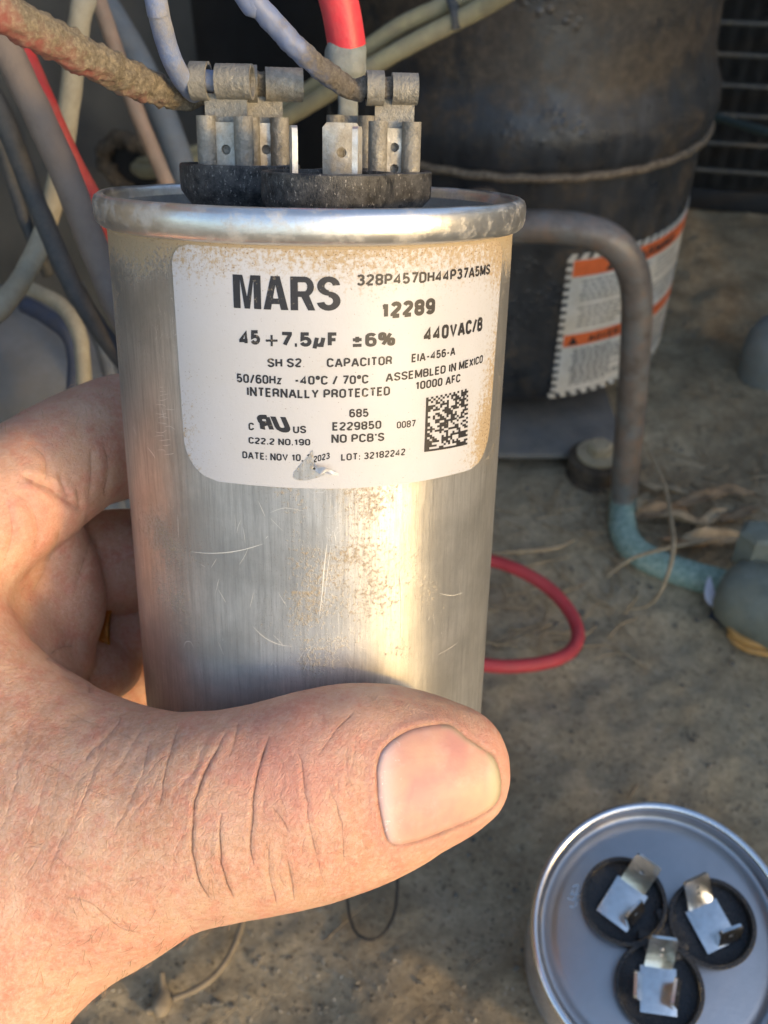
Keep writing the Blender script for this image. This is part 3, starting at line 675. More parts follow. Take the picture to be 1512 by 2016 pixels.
def can_body(t, hgt, mat, rim, lid, r=BR, ro=3.36, k=1.0):
    prof = [(.01, -hgt), (r-.25, -hgt), (r-.08, -hgt+.03), (r, -hgt+.14)]
    zz = np.linspace(-hgt+.3, -.9, 26); prof += [(r, z) for z in zz]+[(r, -.56), (r+.015, -.50), (r+.03, -.46)]
    v, f = lathe(prof, 160); v = np.array(v); d = fbm(v*.55, 2, 8)*.014*((v[:, 2] > -hgt+.4) & (v[:, 2] < -.8)); rad = np.hypot(v[:, 0], v[:, 1])+1e-9
    v[:, 0] *= 1+d/rad; v[:, 1] *= 1+d/rad
    mesh_obj('can_body', v, f, mat, t, smooth=60)
    rp = [(r-.02, -.47), (r+.03, -.475), (r+.10, -.455), (r+.155, -.40), (ro-.005, -.30), (ro, -.20), (ro-.005, -.10), (ro-.03, -.04), (ro-.08, -.005), (ro-.13, .0), (ro-.18, -.03), (ro-.21, -.09), (ro-.225, -.2)]
    v, f = lathe(rp, 160); v = np.array(v); v[:, 2] += fbm(v*.8, 3, 4)*.014
    mesh_obj('rolled_rim', v, f, rim, t, smooth=60)
    v, f = lathe([(ro-.225, -.18), (ro-.24, -.52), (ro-.30, -.60), (ro-.42, -.62), (ro-.50, -.56), (2.6, -.50), (1.2, -.42), (.01, -.40)], 160)
    mesh_obj('lid', v, f, lid, t, smooth=60)
def cup_part(t, x, y, ztop, mat, R=.97, zb=-.5, depth=.42):
    prof = [(R*.70, zb), (R*.72, zb+.12), (R*.985, ztop-.42), (R, ztop-.36), (R, ztop-.02), (R-.02, ztop), (R-.10, ztop), (R-.12, ztop-.03), (R-.14, ztop-depth), (R*.5, ztop-depth-.02), (.01, ztop-depth-.02)]
    v, f = lathe(prof, 64); return mesh_obj('terminal_cup', np.array(v)+[x, y, 0], f, mat, t, smooth=40)
held = thing('capacitor', 'dented silver round capacitor with a white printed label held in the hand', 'capacitor', CAN_C, CAN_R)
can_body(held, 10.2, M_CAN, M_RIM, M_LID)
cupF = cup_part(held, .32, -1.20, .365, M_CUP); cupL = cup_part(held, -1.22, .62, .39, M_CUP); cupR = cup_part(held, .93, .66, .33, M_CUP)
def blade(t, x, y, z0, h, yaw, mat, w=.63, th=.08, holes=None, parent=None):
    v, f = plate_hole(w, h, th, holes or [(h*.62, .075)])
    v = np.array(v)@rotz(yaw).T+[x, y, z0]
    return mesh_obj('terminal_tab', v, f, mat, t, smooth=30)
blade(held, -.165, -1.30, -.05, 1.03, math.radians(99), M_TINC, th=.08)
blade(held, .75, -1.46, -.05, 1.03, math.radians(86), M_TINC, th=.08)
blade(held, .49, -.72, -.05, 1.08, math.radians(4), M_TIN, w=.56)
blade(held, -1.365, .215, -.05, 1.06, math.radians(-4), M_TIN, w=.56)
blade(held, -.825, .895, -.05, 1.06, math.radians(10), M_TIN, w=.56)
blade(held, 1.28, .335, -.05, 1.02, math.radians(6), M_TIN, w=.54, holes=[(.42, .07), (.74, .07)])
v, f = box(.75, .8, .05, loc=(.25, -1.0, -.03), bev=.02); mesh_obj('base_plate', v, f, M_TIN, held)

def can_line(pts, w, R=BR+.004):
    q = smooth_path([(*can_px(a, b), 0) for a, b in pts], 6)[:, :2]; T_ = np.gradient(q, axis=0); T_ /= np.linalg.norm(T_, axis=1)[:, None]+1e-9
    k = np.sin(np.linspace(0, math.pi, len(q)))[:, None]**.6; N_ = np.column_stack([-T_[:, 1], T_[:, 0]])*w/2*k; n = len(q)
    v = [can_pt(a, b, R) for a, b in q+N_]+[can_pt(a, b, R) for a, b in q-N_]
    return v, [[i, n+i, n+i+1, i+1] for i in range(n-1)]
mb = Mesh()
for pts, w in [([(376, 1086), (420, 1089), (470, 1084), (520, 1070)], .014), ([(644, 1068), (638, 1120), (634, 1170), (628, 1215)], .018), ([(652, 1070), (644, 1130), (637, 1195)], .010), ([(497, 1232), (520, 1254), (548, 1268), (578, 1273)], .012),
               ([(864, 1168), (890, 1172), (912, 1166)], .010), ([(362, 1275), (366, 1264), (376, 1264), (382, 1276)], .010), ([(290, 880), (300, 892), (306, 902)], .016), ([(318, 800), (324, 826)], .010), ([(787, 1120), (790, 1190), (789, 1260)], .012),
               ([(262, 840), (270, 858)], .012), ([(430, 1160), (446, 1188)], .012), ([(530, 1010), (560, 1000), (600, 1006)], .007), ([(350, 1010), (352, 1060)], .008), ([(690, 1010), (700, 1080)], .007), ([(860, 1290), (905, 1262)], .010)]:
    mb.add(*can_line(pts, w))
for i in range(45):
    a, b = rng.uniform(262, 930), rng.uniform(985, 1330); L = rng.uniform(6, 40); t = rng.normal(1.45, .5); mb.add(*can_line([(a, b), (a+L*.5*math.cos(t)+rng.normal(0, 1), b+L*.5*math.sin(t)), (a+L*math.cos(t), b+L*math.sin(t))], rng.uniform(.004, .008)))
for i in range(16):
    a, b = 312+rng.uniform(-10, 14), 760+i*9; mb.add(*can_line([(a, b), (a+rng.uniform(6, 16), b+rng.uniform(-3, 3)), (a+rng.uniform(16, 24), b+rng.uniform(-5, 5))], .007))
M_SCR = mat_plain('bright scratch', (.75, .73, .68), rough=.4, metal=.3, var=.05, bump=.00001)
tag(mesh_obj('scratches', *mb.vf(), M_SCR, held, smooth=0), kind='stuff')

# label
LR = BR+.012
m_ = Mat('printed paper'); x, y, z = m_.sep()[:3]
cyl = m_.comb(m_.math('MULTIPLY', m_.math('ARCTAN2', x, m_.math('MULTIPLY', y, -1.)), BR), 0., z)
ax_ = m_.math('MULTIPLY', m_.math('ARCTAN2', x, m_.math('MULTIPLY', y, -1.)), BR)
(sTL, hTL), (sTR, hTR), (sBL, hBL), (sBR, hBR) = can_px(337, 478), can_px(990, 470), can_px(368, 935), can_px(958, 905)
hM = can_px(640, 962)[1]
grain = m_.noise(13, 4, .8, vec=cyl); grain2 = m_.noise(30, 2, .7, vec=cyl); pat = m_.noise(.6, 4, .65, vec=m_.vm('ADD', cyl, (5, 0, 3)))
topb = m_.maprange(z, (hTL+hTR)/2-.9, (hTL+hTR)/2+.1); rb = m_.maprange(ax_, sTR-.75, sTR); lb = m_.math('MULTIPLY', m_.maprange(ax_, sTL+.9, sTL), m_.maprange(z, hM+2.0, hM+.7))
rbb = m_.math('MULTIPLY', m_.maprange(ax_, sTR-1.6, sTR-.2), m_.maprange(z, hM+2.2, hM+.6))
amt = m_.math('ADD', m_.math('ADD', m_.math('MULTIPLY', topb, .62), m_.math('MULTIPLY', rb, .40)), m_.math('ADD', m_.math('MULTIPLY', lb, .40), m_.math('MULTIPLY', rbb, .5)))
amt = m_.math('ADD', amt, m_.math('MULTIPLY', m_.math('SUBTRACT', pat, .5), .7))
k = m_.math('ADD', amt, m_.math('MULTIPLY', m_.math('SUBTRACT', grain, .5), 1.8))
d1 = m_.ramp(k, [(.32, 0.), (.62, .85)]); d2 = m_.ramp(m_.math('ADD', m_.math('MULTIPLY', amt, .16), grain2), [(.68, 0.), (.73, .8)])
base = m_.mix(m_.math('MULTIPLY', m_.ramp(pat, [(.35, 0.), (.7, .35)]), 1.), (.49, .50, .53), (.46, .44, .40))
c = m_.mix(d1, base, (.36, .26, .13)); c = m_.mix(d2, c, (.12, .07, .035))
M_PAPER = m_.set(col=c, rough=m_.mix(d1, (.42,)*3, (.9,)*3), normal=m_.bump(m_.math('ADD', grain, m_.noise(1.2, 3, .5, vec=cyl)), .00007, .6))
m_ = Mat('black ink'); g1 = m_.noise(16, 4, .8); g2 = m_.noise(.9, 3, .6)
c = m_.mix(m_.ramp(m_.math('ADD', g1, m_.math('MULTIPLY', g2, .35)), [(.80, 0.), (.88, .75)]), (.016, .016, .020), (.33, .27, .18))
M_INK2 = m_.set(col=c, rough=.5)
# outline in (arc, height): bilinear grid with rounded corners
nu, nv = 110, 70; gv = []; gf2 = []
def edge_top(u): return hTL+(hTR-hTL)*u
def edge_bot(u): return hBL+(hBR-hBL)*u+(hM-(hBL+hBR)/2)*(1-(2*u-1)**4)*.8
rc = .30
for layer, RR in enumerate((LR, BR-.01)):
    for j in range(nv+1):
        vv_ = j/nv
        for i in range(nu+1):
            uu_ = i/nu; top_, bot_ = edge_top(uu_), edge_bot(uu_)
            h = top_+(bot_-top_)*vv_; Ltot = sTR-sTL; hh = top_-bot_
            dv = min(vv_, 1-vv_)*hh; rr = rc if vv_ < .5 else rc*1.9
            inset = rr-math.sqrt(max(rr*rr-(rr-dv)**2, 0)) if dv < rr else 0
            s0 = (sTL+(sBL-sTL)*vv_)+inset; s1 = (sTR+(sBR-sTR)*vv_)-inset
            gv.append(can_pt(s0+(s1-s0)*uu_, h, RR))
Lk = (nu+1)*(nv+1)
for j in range(nv):
    for i in range(nu):
        a = j*(nu+1)+i; gf2.append([a, a+nu+1, a+nu+2, a+1])
for i in range(nu):
    a = i; gf2.append([a, a+1, Lk+a+1, Lk+a]); a = nv*(nu+1)+i; gf2.append([a+1, a, Lk+a, Lk+a+1])
for j in range(nv):
    a = j*(nu+1); gf2.append([a+nu+1, a, Lk+a, Lk+a+nu+1]); a += nu; gf2.append([a, a+nu+1, Lk+a+nu+1, Lk+a])
label = mesh_obj('label', gv, gf2, M_PAPER, held, smooth=30)
TR = LR+.004
def ringq(cx, cy, ro, ri, a0, a1, n=16):
    v = []; 
    for i in range(n+1):
        a = math.radians(a0+(a1-a0)*i/n)
        v += [(cx+ro[0]*math.cos(a), cy+ro[1]*math.sin(a), 0), (cx+ri[0]*math.cos(a), cy+ri[1]*math.sin(a), 0)]
    return v, [[2*i, 2*i+2, 2*i+3, 2*i+1] if a1 > a0 else [2*i+1, 2*i+3, 2*i+2, 2*i] for i in range(n)]
def heavy_text(word):
    m = Mesh(); x = 0
    for ch in word:
        P_ = {'M': (.97, [[(0, 0), (.25, 0), (.25, 1), (0, 1)], [(.72, 0), (.97, 0), (.97, 1), (.72, 1)], [(.25, .86), (.39, 0), (.485, 0), (.485, .36), (.345, 1), (.25, 1)], [(.72, 1), (.625, 1), (.485, .36), (.485, 0), (.58, 0), (.72, .86)]]),
              'A': (.84, [[(0, 0), (.25, 0), (.42, .74), (.42, 1), (.27, 1)], [(.59, 0), (.84, 0), (.57, 1), (.42, 1), (.42, .74)], [(.27, .17), (.57, .17), (.53, .34), (.31, .34)]]),
              'R': (.80, [[(0, 0), (.25, 0), (.25, 1), (0, 1)], [(.25, .83), (.46, .83), (.46, 1), (.25, 1)], [(.25, .40), (.46, .40), (.46, .57), (.25, .57)], [(.36, .40), (.58, 0), (.82, 0), (.62, .44)]]),
              'S': (.80, [])}[ch]
        for pl in P_[1]: m.add([(x+a, b, 0) for a, b in pl], [list(range(len(pl)))])
        if ch == 'R': v, f = ringq(x+.46, .70, (.32, .30), (.10, .13), -90, 90); m.add(v, f)
        if ch == 'S':
            v, f = ringq(x+.39, .725, (.385, .285), (.135, .115), 5, 270); m.add(v, f)
            v, f = ringq(x+.39, .280, (.40, .290), (.145, .115), 90, -170); m.add(v, f)
            m.add([(x+.38, .44, 0), (x+.40, .39, 0), (x+.40, .57, 0), (x+.38, .61, 0)], [[0, 1, 2, 3]])
        x += P_[0]+.075
    return np.array(m.v), m.f
def label_text(txt, x0, y0, x1, y1, cap, bold=.0, shear=0., mirror=False, name='lettering'):
    v, f = heavy_text(txt) if txt == 'MARS' else text_mesh(txt, bold, shear, mirror); w = v[:, 0].max(); ch = cap_height()
    s0, h0 = can_px(x0, y0, LR); s1, h1 = can_px(x1, y1, LR); sc_, hc = can_px(x0, y0-cap, LR)
    d = np.array([s1-s0, h1-h0]); up = np.array([0, 1.]) if cap < 60 else np.array([sc_-s0, hc-h0])/np.hypot(sc_-s0, hc-h0)
    hh = math.hypot(sc_-s0, hc-h0)
    q = np.array([s0, h0])+v[:, :1]/w*d+v[:, 1:2]/ch*hh*np.array([[0, 1.]])
    v3, f3 = refine(np.column_stack([q, np.zeros(len(q))]), f, .14)
    a = v3[:, 0]/BR; v3 = np.column_stack([TR*np.sin(a), -TR*np.cos(a), v3[:, 1]])
    return mesh_obj(name, v3, f3, M_INK2, label, smooth=0)
T = [("MARS", 461, 606, 670, 611, 66, .030), ("328P457DH44P37A5MS", 702, 563, 963, 540, 23, .012), ("12289", 752, 628, 855, 618, 33, .03),
     ("45", 472, 679, 513, 679, 29, .022), ("+", 524, 682, 547, 682, 23, .008), ("7.5\u03bcF", 556, 682, 662, 683, 29, .022), ("\u00b16%", 694, 684, 777, 680, 28, .02),
     ("440VAC/B", 833, 673, 948, 651, 29, .022), ("SH S2", 527, 723, 594, 723, 18, .01), ("CAPACITOR", 643, 723, 771, 718, 18, .01), ("EIA-456-A", 809, 714, 895, 699, 17, .01),
     ("50/60Hz", 467, 753, 556, 757, 18, .01), ("-40\u00baC / 70\u00baC", 582, 757, 725, 755, 18, .01), ("ASSEMBLED IN MEXICO", 758, 752, 949, 714, 17, .008),
     ("INTERNALLY PROTECTED", 487, 779, 767, 778, 18, .01), ("10000 AFC", 818, 768, 905, 752, 17, .01), ("685", 687, 822, 725, 821, 17, .01), ("E229850", 654, 848, 750, 844, 17, .01),
     ("NO PCB'S", 652, 872, 756, 868, 17, .01), ("0087", 780, 844, 817, 840, 14, .005), ("C", 490, 847, 501, 847, 15, .01), ("US", 577, 853, 603, 853, 15, .01),
     ("C22.2 NO.190", 490, 873, 611, 877, 13, .01), ("DATE: NOV 10, 2", 478, 902, 614, 908, 14, .008), ("2023", 617, 911, 649, 903, 13, .008), ("LOT: 32182242", 671, 907, 797, 896, 14, .008)]
for t_ in T: label_text(*t_[:6], bold=t_[6])
label_text('R', 507, 849, 540, 850, 33, .030, 0.30, True, 'approval_mark'); label_text('U', 533, 850, 572, 852, 35, .030, -.36, False, 'approval_mark')
# block code: plain scatter of dark cells with a solid left and bottom border
(s0, h0), (s1, h1), (s2, h2), (s3, h3) = can_px(834, 890, LR), can_px(919, 875, LR), can_px(921, 764, LR), can_px(838, 783, LR)
mb = Mesh(); nc, nr = 20, 26
def cell_pt(u, w):
    s = (s0*(1-u)+s1*u)*(1-w)+(s3*(1-u)+s2*u)*w; h = (h0*(1-u)+h1*u)*(1-w)+(h3*(1-u)+h2*u)*w; return can_pt(s, h, TR)
for i in range(nc):
    for j in range(nr):
        on = i == 0 or j == 0 or (j == nr-1 and i % 2 == 0) or (i == nc-1 and j % 2 == 0) or (0 < i < nc-1 and 0 < j < nr-1 and rng.random() < .52)
        if on: mb.add([cell_pt(i/nc, j/nr), cell_pt((i+1)/nc, j/nr), cell_pt((i+1)/nc, (j+1)/nr), cell_pt(i/nc, (j+1)/nr)], [[0, 1, 2, 3]])
tag(mesh_obj('block_code', *mb.vf(), M_INK2, label, smooth=0), kind='stuff')
# torn place in the label: bare metal shows, the paper stands up beside it
tear = [(577, 940), (579, 930), (588, 918), (600, 905), (608, 897), (613, 887), (616, 886), (617, 898), (618, 911), (622, 926), (634, 930), (640, 934), (622, 941), (600, 946), (586, 945)]
tv = [can_pt(*can_px(a, b, LR), LR+.006) for a, b in tear]
cen = np.mean(tv, 0); tv2 = tv+[tuple(cen*np.array([1.002, 1.002, 1]))]
mesh_obj('bare_patch', tv2, [[(i+1) % len(tv), i, len(tv)] for i in range(len(tv))], M_CAN, label, smooth=180)
vv_ = []; ff = []
for i in range(15):
    u = i/14
    for j in range(8):
        w_ = j/7; a, b = 617+u*46+w_*4, 908+u*18+w_*(18-10*u)+3*math.sin(u*9)
        s_, h_ = can_px(a, b, LR); lift = .012+.13*math.sin(math.pi*min(1, u*1.05))*(1-.6*w_)+.03*math.sin(u*14+w_*5)
        vv_.append(can_pt(s_, h_, LR+max(lift, .006)))
for i in range(14):
    for j in range(7): a = i*8+j; ff.append([a, a+1, a+9, a+8])
mesh_obj('torn_paper', vv_, ff, mat_plain('torn paper', (.66, .66, .68), rough=.35, var=.06, bump=.00003), label, smooth=180)

# ------------------------------------------------------------------ wires clipped on the terminals
M_CRIMP = mat_plain('dusty crimp metal', (.36, .35, .31), rough=.5, metal=.85, var=.35, scale=5, dust=.55, dcol=(.20, .185, .155), bump=.00035, bscale=12, dscale=2.6, dpos=(.34, .58))
def arc2(cx, cy, r, a0, a1, n=10): return [(cx+r*math.cos(a0+(a1-a0)*i/n), cy+r*math.sin(a0+(a1-a0)*i/n)) for i in range(n+1)]
def connector(t, base, yaw, tilt=0., hgt=.80, w=.86, bl=.95, bx=-.05, br=.235, rib=True, mat=None, depth=0):
    """flag connector in the can's frame: curled receptacle, neck, barrel across the top"""
    mat = mat or M_CRIMP
    R = rotz(yaw)@roty(tilt); c0 = np.array(base, float)
    def put(name, vf, par, sm=40):
        v, f = fix_normals(*vf); v = (np.array(v)@R.T+c0)@CAN_R.T+CAN_C
        return mesh_obj(name, loc_of(t, v), f, mat, par, smooth=sm)
    h = w/2; path = arc2(-h+.13, -.13, .13, math.radians(20), math.radians(-270), 12)+[(-h+.3, 0), (0, 0), (h-.3, 0)]+arc2(h-.14, -.13, .13, math.radians(90), math.radians(-200), 12)
    rec = put('connector', ribbon(path, .045, 0, hgt, 1), t)
    put('neck', ribbon([(-h*.78, 0), (-h*.3, .01), (h*.3, .01), (h*.78, 0)], .05, hgt-.03, hgt+.32), rec)
    zc = hgt+.32+br*.75
    def barrel(name, x0, x1, r, n=1):
        pth = [(r*math.cos(a), r*math.sin(a)) for a in np.linspace(math.radians(-255), math.radians(80), 30)]
        vf = ribbon(pth, .05, x0, x1, n); v = np.array(vf[0])
        if n > 1:
            rr = 1+.005*np.cos((v[:, 2]-x0)/(x1-x0)*2*math.pi*6); v[:, 0] *= rr; v[:, 1] *= rr
        v = v[:, [2, 0, 1]]; return put(name, (v+[0, .0, zc], vf[1]), rec)
    x0 = -bl/2+bx; barrel('insulation_crimp', x0, x0+.27, br+.025); barrel('conductor_crimp', x0+.40, x0+bl, br, 40)
    q = tube([(x0-.02, 0, zc), (x0+.2, 0, zc), (x0+.40, 0, zc)], br-.05, seg=20, n=3); 
    return rec, ((np.array([x0, 0, zc])@R.T+c0)@CAN_R.T+CAN_C), ((np.array([x0+.75, 0, zc])@R.T+c0)@CAN_R.T+CAN_C)
M_BLUE = mat_plain('faded blue insulation', (.15, .22, .42), rough=.5, var=.28, scale=2.2, dust=.75, dcol=(.30, .285, .25), bump=.0002, bscale=14, dscale=1.5, dpos=(.40, .60))
def muddy(name, ins, amt_lo=.46, mud=(.19, .165, .125)):
    m = Mat(name); n1 = m.noise(1.5, 5, .7); n2 = m.noise(12, 5, .8); d = m.attr('mud')
    k = m.ramp(m.math('ADD', m.math('MULTIPLY', d, .9), m.math('MULTIPLY', m.math('SUBTRACT', n1, .5), .9)), [(.36, 0.), (.60, 1.)])
    mc = m.ramp(n2, [(.25, tuple(c*.35 for c in mud)), (.5, mud), (.75, tuple(c*2.0 for c in mud))])
    c = m.mix(k, m.mix(m.ramp(n2, [(.4, .1), (.8, .5)]), ins, (.27, .24, .19)), mc)
    return m.set(col=c, rough=m.mix(k, (.5,)*3, (.95,)*3), normal=m.bump(n2, .0007, m.math('ADD', m.math('MULTIPLY', k, .9), .1)))
M_MUDRED = muddy('muddy red insulation', (.22, .05, .045), mud=(.22, .185, .13)); M_MUDBLUE = muddy('muddy blue insulation', (.13, .19, .36), mud=(.16, .14, .115))
def term_wire(name, label, pts, r, mat, base, yaw, mud=None, seg=28, conn=None, tilt=0., bump=.0, **k):
    t = thing(name, label, 'wire', P(*pts[-1])); conn = conn or {}
    rec, e0, e1 = connector(t, base, yaw, tilt, **conn)
    world0 = extend([P(*p) for p in pts], [pts[0], (500, 300)]); ne = len(world0)-len(pts)
    world = world0+[e0, (e0+e1)/2, e1]
    rr = [r[0]]*ne+list(r)+[r[-1]]*3 if isinstance(r, list) else [r]*len(world)
    mudc = ([mud[0]]*ne+list(mud)+[mud[-1]]*3) if mud is not None else [0]*len(world)
    bmp = np.array(mudc)*bump+.008
    v, f = tube(world, rr, seg=seg, n=22, bump=bmp, bscale=8.5, seed=3); v = np.array(v)
    cen_ = np.repeat(v.reshape(-1, seg, 3).mean(1), seg, 0); up_ = (v-cen_)[:, 2]/(np.linalg.norm(v-cen_, axis=1)+1e-9)
    o = mesh_obj('insulation', loc_of(t, v), f, mat, t, smooth=180)
    a = o.data.attributes.new('mud', 'FLOAT', 'POINT'); nn = len(v)//seg
    a.data.foreach_set('value', (np.repeat(np.interp(np.linspace(0, 1, nn), np.linspace(0, 1, len(mudc)), mudc), seg)*np.clip(.90+.30*up_, .45, 1.15)).astype(np.float32)); return t
term_wire('terminal_wire', 'faded blue wire crimped on the left terminal of the held can', [(290, -90, 13.2), (306, -5, 13.6), (318, 50, 13.9), (335, 108, 14.3), (358, 155, 14.8), (382, 182, 15.3)], .155, M_BLUE, (-1.36, .30, .30), math.radians(-4))
term_wire('terminal_wire', 'thick red wire caked in dry mud clipped behind the left blue wire', [(-160, -40, 11.0), (-40, 0, 11.6), (60, 55, 12.3), (150, 102, 13.1), (230, 142, 14.0), (300, 172, 14.9), (370, 190, 15.6)],
          [.25, .25, .25, .245, .245, .235, .19], M_MUDRED, (-.84, .98, .30), math.radians(8), mud=[.55, .58, .6, .8, .98, 1, 1], seg=56, bump=.085, conn=dict(bl=1.0, bx=.12, w=.74))
term_wire('terminal_wire', 'muddy blue wire crimped on the right terminal of the held can', [(430, -95, 13.2), (496, -5, 13.6), (545, 52, 13.9), (590, 100, 14.2), (640, 142, 14.6), (692, 175, 15.0)],
          [.155, .155, .16, .16, .17, .16], M_MUDBLUE, (1.27, .42, .27), math.radians(6), mud=[.0, .05, .45, .55, .8, .9], bump=.045, conn=dict(bl=.80, w=.80, br=.21))
# red wire hanging behind, with a grey crimp sleeve and a flat receptacle
M_REDW = mat_plain('red insulation', (.66, .045, .065), rough=.42, var=.12, scale=2, dust=.3, dcol=(.5, .18, .16), bump=.0001, bscale=10, dscale=1.2)
M_GSL = mat_plain('grey green sleeve', (.20, .225, .21), rough=.6, var=.3, scale=3.5, dust=.6, dcol=(.27, .26, .23), bump=.0002, bscale=8)
rw = thing('terminal_wire', 'thick bright red wire with a grey sleeve hanging behind the right terminals', 'wire', P(685, 250, 17))
v, f = tube([P(560, -700, 13.5), P(600, -300, 15.2), P(630, -110, 16.0), P(655, -40, 16.3), P(672, 25, 16.6), P(683, 92, 16.9)], .335, seg=32); mesh_obj('insulation', loc_of(rw, v), f, M_REDW, rw, smooth=60)
v, f = tube([P(682, 88, 16.95), P(682, 98, 16.9), P(681, 125, 16.9), P(683, 148, 16.95), P(686, 165, 17.0)], [.30, .355, .36, .34, .22], seg=32, oval=.8, bump=.03); mesh_obj('sleeve', loc_of(rw, v), f, M_GSL, rw, smooth=60)
v, f = tube([P(684, 155, 17), P(685, 200, 17), P(684, 238, 17.05)], [.20, .185, .20], seg=20, oval=.5, bump=.02); mesh_obj('neck', loc_of(rw, v), f, M_GSL, rw)
Rr = CAN_R; bc = P(690, 345, 17.1)
path = arc2(-.27, -.13, .12, math.radians(20), math.radians(-270), 10)+[(-.1, 0), (.1, 0)]+arc2(.27, -.13, .12, math.radians(90), math.radians(-200), 10)
v, f = fix_normals(*ribbon(path, .05, 0, .98)); mesh_obj('connector', loc_of(rw, np.array(v)@Rr.T+bc), f, M_CRIMP, rw)

# ------------------------------------------------------------------ the second can, standing in the dirt
C2 = W([7.109, 10.734, 24.490]); R2 = can_frame(1.043, -.067)
M_CAN2 = mat_can('clean aluminium', (.60, .60, .61), .12, rough=.28)
M_RIM2 = mat_plain('bright rim', (.76, .77, .80), rough=.24, metal=1., var=.05, scale=3, bump=.00004, bscale=6)
M_LID2 = mat_plain('clean lid', (.44, .43, .425), rough=.30, metal=1., var=.06, scale=1.2, bump=.00005, bscale=16)
c2 = thing('capacitor', 'clean silver capacitor standing in the dirt with three empty terminals facing up', 'capacitor', C2, R2)
can_body(c2, 6.3, M_CAN2, M_RIM2, M_LID2, r=3.15)
cups2 = [(-.80, .92, 44), (1.27, .13, -16), (-.42, -1.16, 14)]
for (x, y, rot) in cups2: cup_part(c2, x, y, .05, M_CUP2, R=1.09, zb=-.52, depth=.34)
# three-armed bridge between the cups
for (x, y, rot) in cups2:
    d = np.array([x, y]); L = np.linalg.norm(d); a = math.atan2(y, x)
    v, f = box(L-1.0, 1.25, .44, loc=((L-1.0)/2, 0, -.24), bev=.05); mesh_obj('bridge', np.array(v)@rotz(a).T, f, M_CUP2, c2)
def terminal(t, x, y, ang, kind):
    R = rotz(math.radians(ang)); zf = -.24
    def pb(vf): return np.array(vf[0])@R.T+[x, y, 0], vf[1]
    v, f = pb(box(.90, 1.08, .05, loc=(0, -.05, zf+.05), bev=.018)); mesh_obj('terminal_plate', v, f, M_TINB, t, smooth=30)
    def up(px, py, yaw, w, h, holes):
        b = plate_hole(w, h, .08, holes); vv = np.array(b[0])@rotx(math.radians(-32 if kind and yaw == 0 else -18)).T@rotz(math.radians(yaw)).T+[px, py, zf+.02]; vv, ff_ = pb((vv, b[1])); mesh_obj('terminal_tab', vv, ff_, M_TINB, t, smooth=30)
    hs = {1: [(.66, .07)], 2: [(.55, .055), (.78, .055)], 3: [(.52, .055), (.74, .055)]}[kind]
    up(0, .47, 0, .70, 1.12, hs)
    if kind == 1: up(.50, -.18, 80, .62, .85, [(.5, .06)])
    if kind == 2: up(.18, -.56, -5, .62, .85, [(.5, .06)])
    if kind == 3: up(.50, -.12, 80, .66, .85, [(.5, .06)]); up(-.42, -.05, 88, .62, .80, [(.5, .06)])
for k, (x, y, rot) in enumerate(cups2): terminal(c2, x, y, rot*-1, k+1)
mb = Mesh()
for i in range(16):
    a = math.radians(148+rng.uniform(-7, 7)); r_ = 2.25+rng.uniform(-.18, .2)
    v, f = box(rng.uniform(.08, .22), .03, .02, rot=rotz(rng.uniform(0, 3)), loc=(r_*math.cos(a), r_*math.sin(a), -.485)); mb.add(v, f)
tag(mesh_obj('stamped_marks', *mb.vf(), M_TINB, c2, smooth=0), kind='stuff')

# ------------------------------------------------------------------ things lying on the dirt
M_REDG = mat_plain('red hose', (.50, .045, .055), rough=.55, var=.10, scale=1, dust=.25, dcol=(.35, .14, .12), bump=.0001)
loop = [(800, 1275, 1.3), (740, 1230, 1.2), (745, 1170, 1.2), (790, 1135, 1.2), (840, 1120, 1.2), (900, 1104, 1.4), (960, 1103, 1.4), (1020, 1122, 1.5), (1080, 1158, 1.4), (1122, 1205, 1.2), (1138, 1250, 1.1), (1120, 1285, 1.1), (1070, 1305, 1.3), (1000, 1312, 1.5), (940, 1307, 1.6), (860, 1295, 1.5), (806, 1279, 1.0), (770, 1255, .6), (700, 1260, .4), (560, 1300, .3), (420, 1290, .3)]
v, f = tube([G(a, b, h+.3) for a, b, h in loop], .275, seg=24, n=8)
tag(mesh_obj('red_cable', v, f, M_REDG, smooth=180), 'loop of red cable lying on the dirt right of the held can', 'cable')
M_TWIG = mat_plain('dry stem', (.34, .265, .165), rough=.85, var=.3, scale=4, bump=.0002)
def gtube(name, pts, r, mat, label, cat, **k):
    v, f = tube([G(*p) for p in pts], r, seg=10, n=8, **k); return tag(mesh_obj(name, v, f, mat, smooth=180), label, cat)
gtube('twig', [(1270, 872, 3.5), (1296, 925, 3.2), (1312, 970, 3.2), (1322, 1030, 3.4), (1326, 1075, 3.4), (1318, 1120, 2.8), (1300, 1165, 2), (1275, 1192, 1.1), (1240, 1200, .7)], [.07, .08, .09, .1, .1, .09, .08, .06, .04], M_TWIG, 'thin curved dry stem arching over the teal pipe', 'twig')
gtube('twig', [(1195, 1135, 1.6), (1240, 1102, 2.3), (1300, 1082, 2.4), (1370, 1068, 1.8), (1440, 1062, 1.2)], [.04, .08, .09, .09, .06], M_TWIG, 'straight dry stem lying across the teal pipe', 'twig')
gtube('twig', [(960, 1090, .8), (1030, 1085, .9), (1095, 1078, .9), (1130, 1062, .9)], [.05, .11, .12, .07], M_TWIG, 'short pale twig above the red cable loop', 'twig')
M_TANW = mat_plain('tan cord', (.20, .165, .115), rough=.8, var=.2, scale=3)
ow = thing('old_wire', 'short tan cord with a broken plug end at the bottom left', 'wire', G(325, 1975))
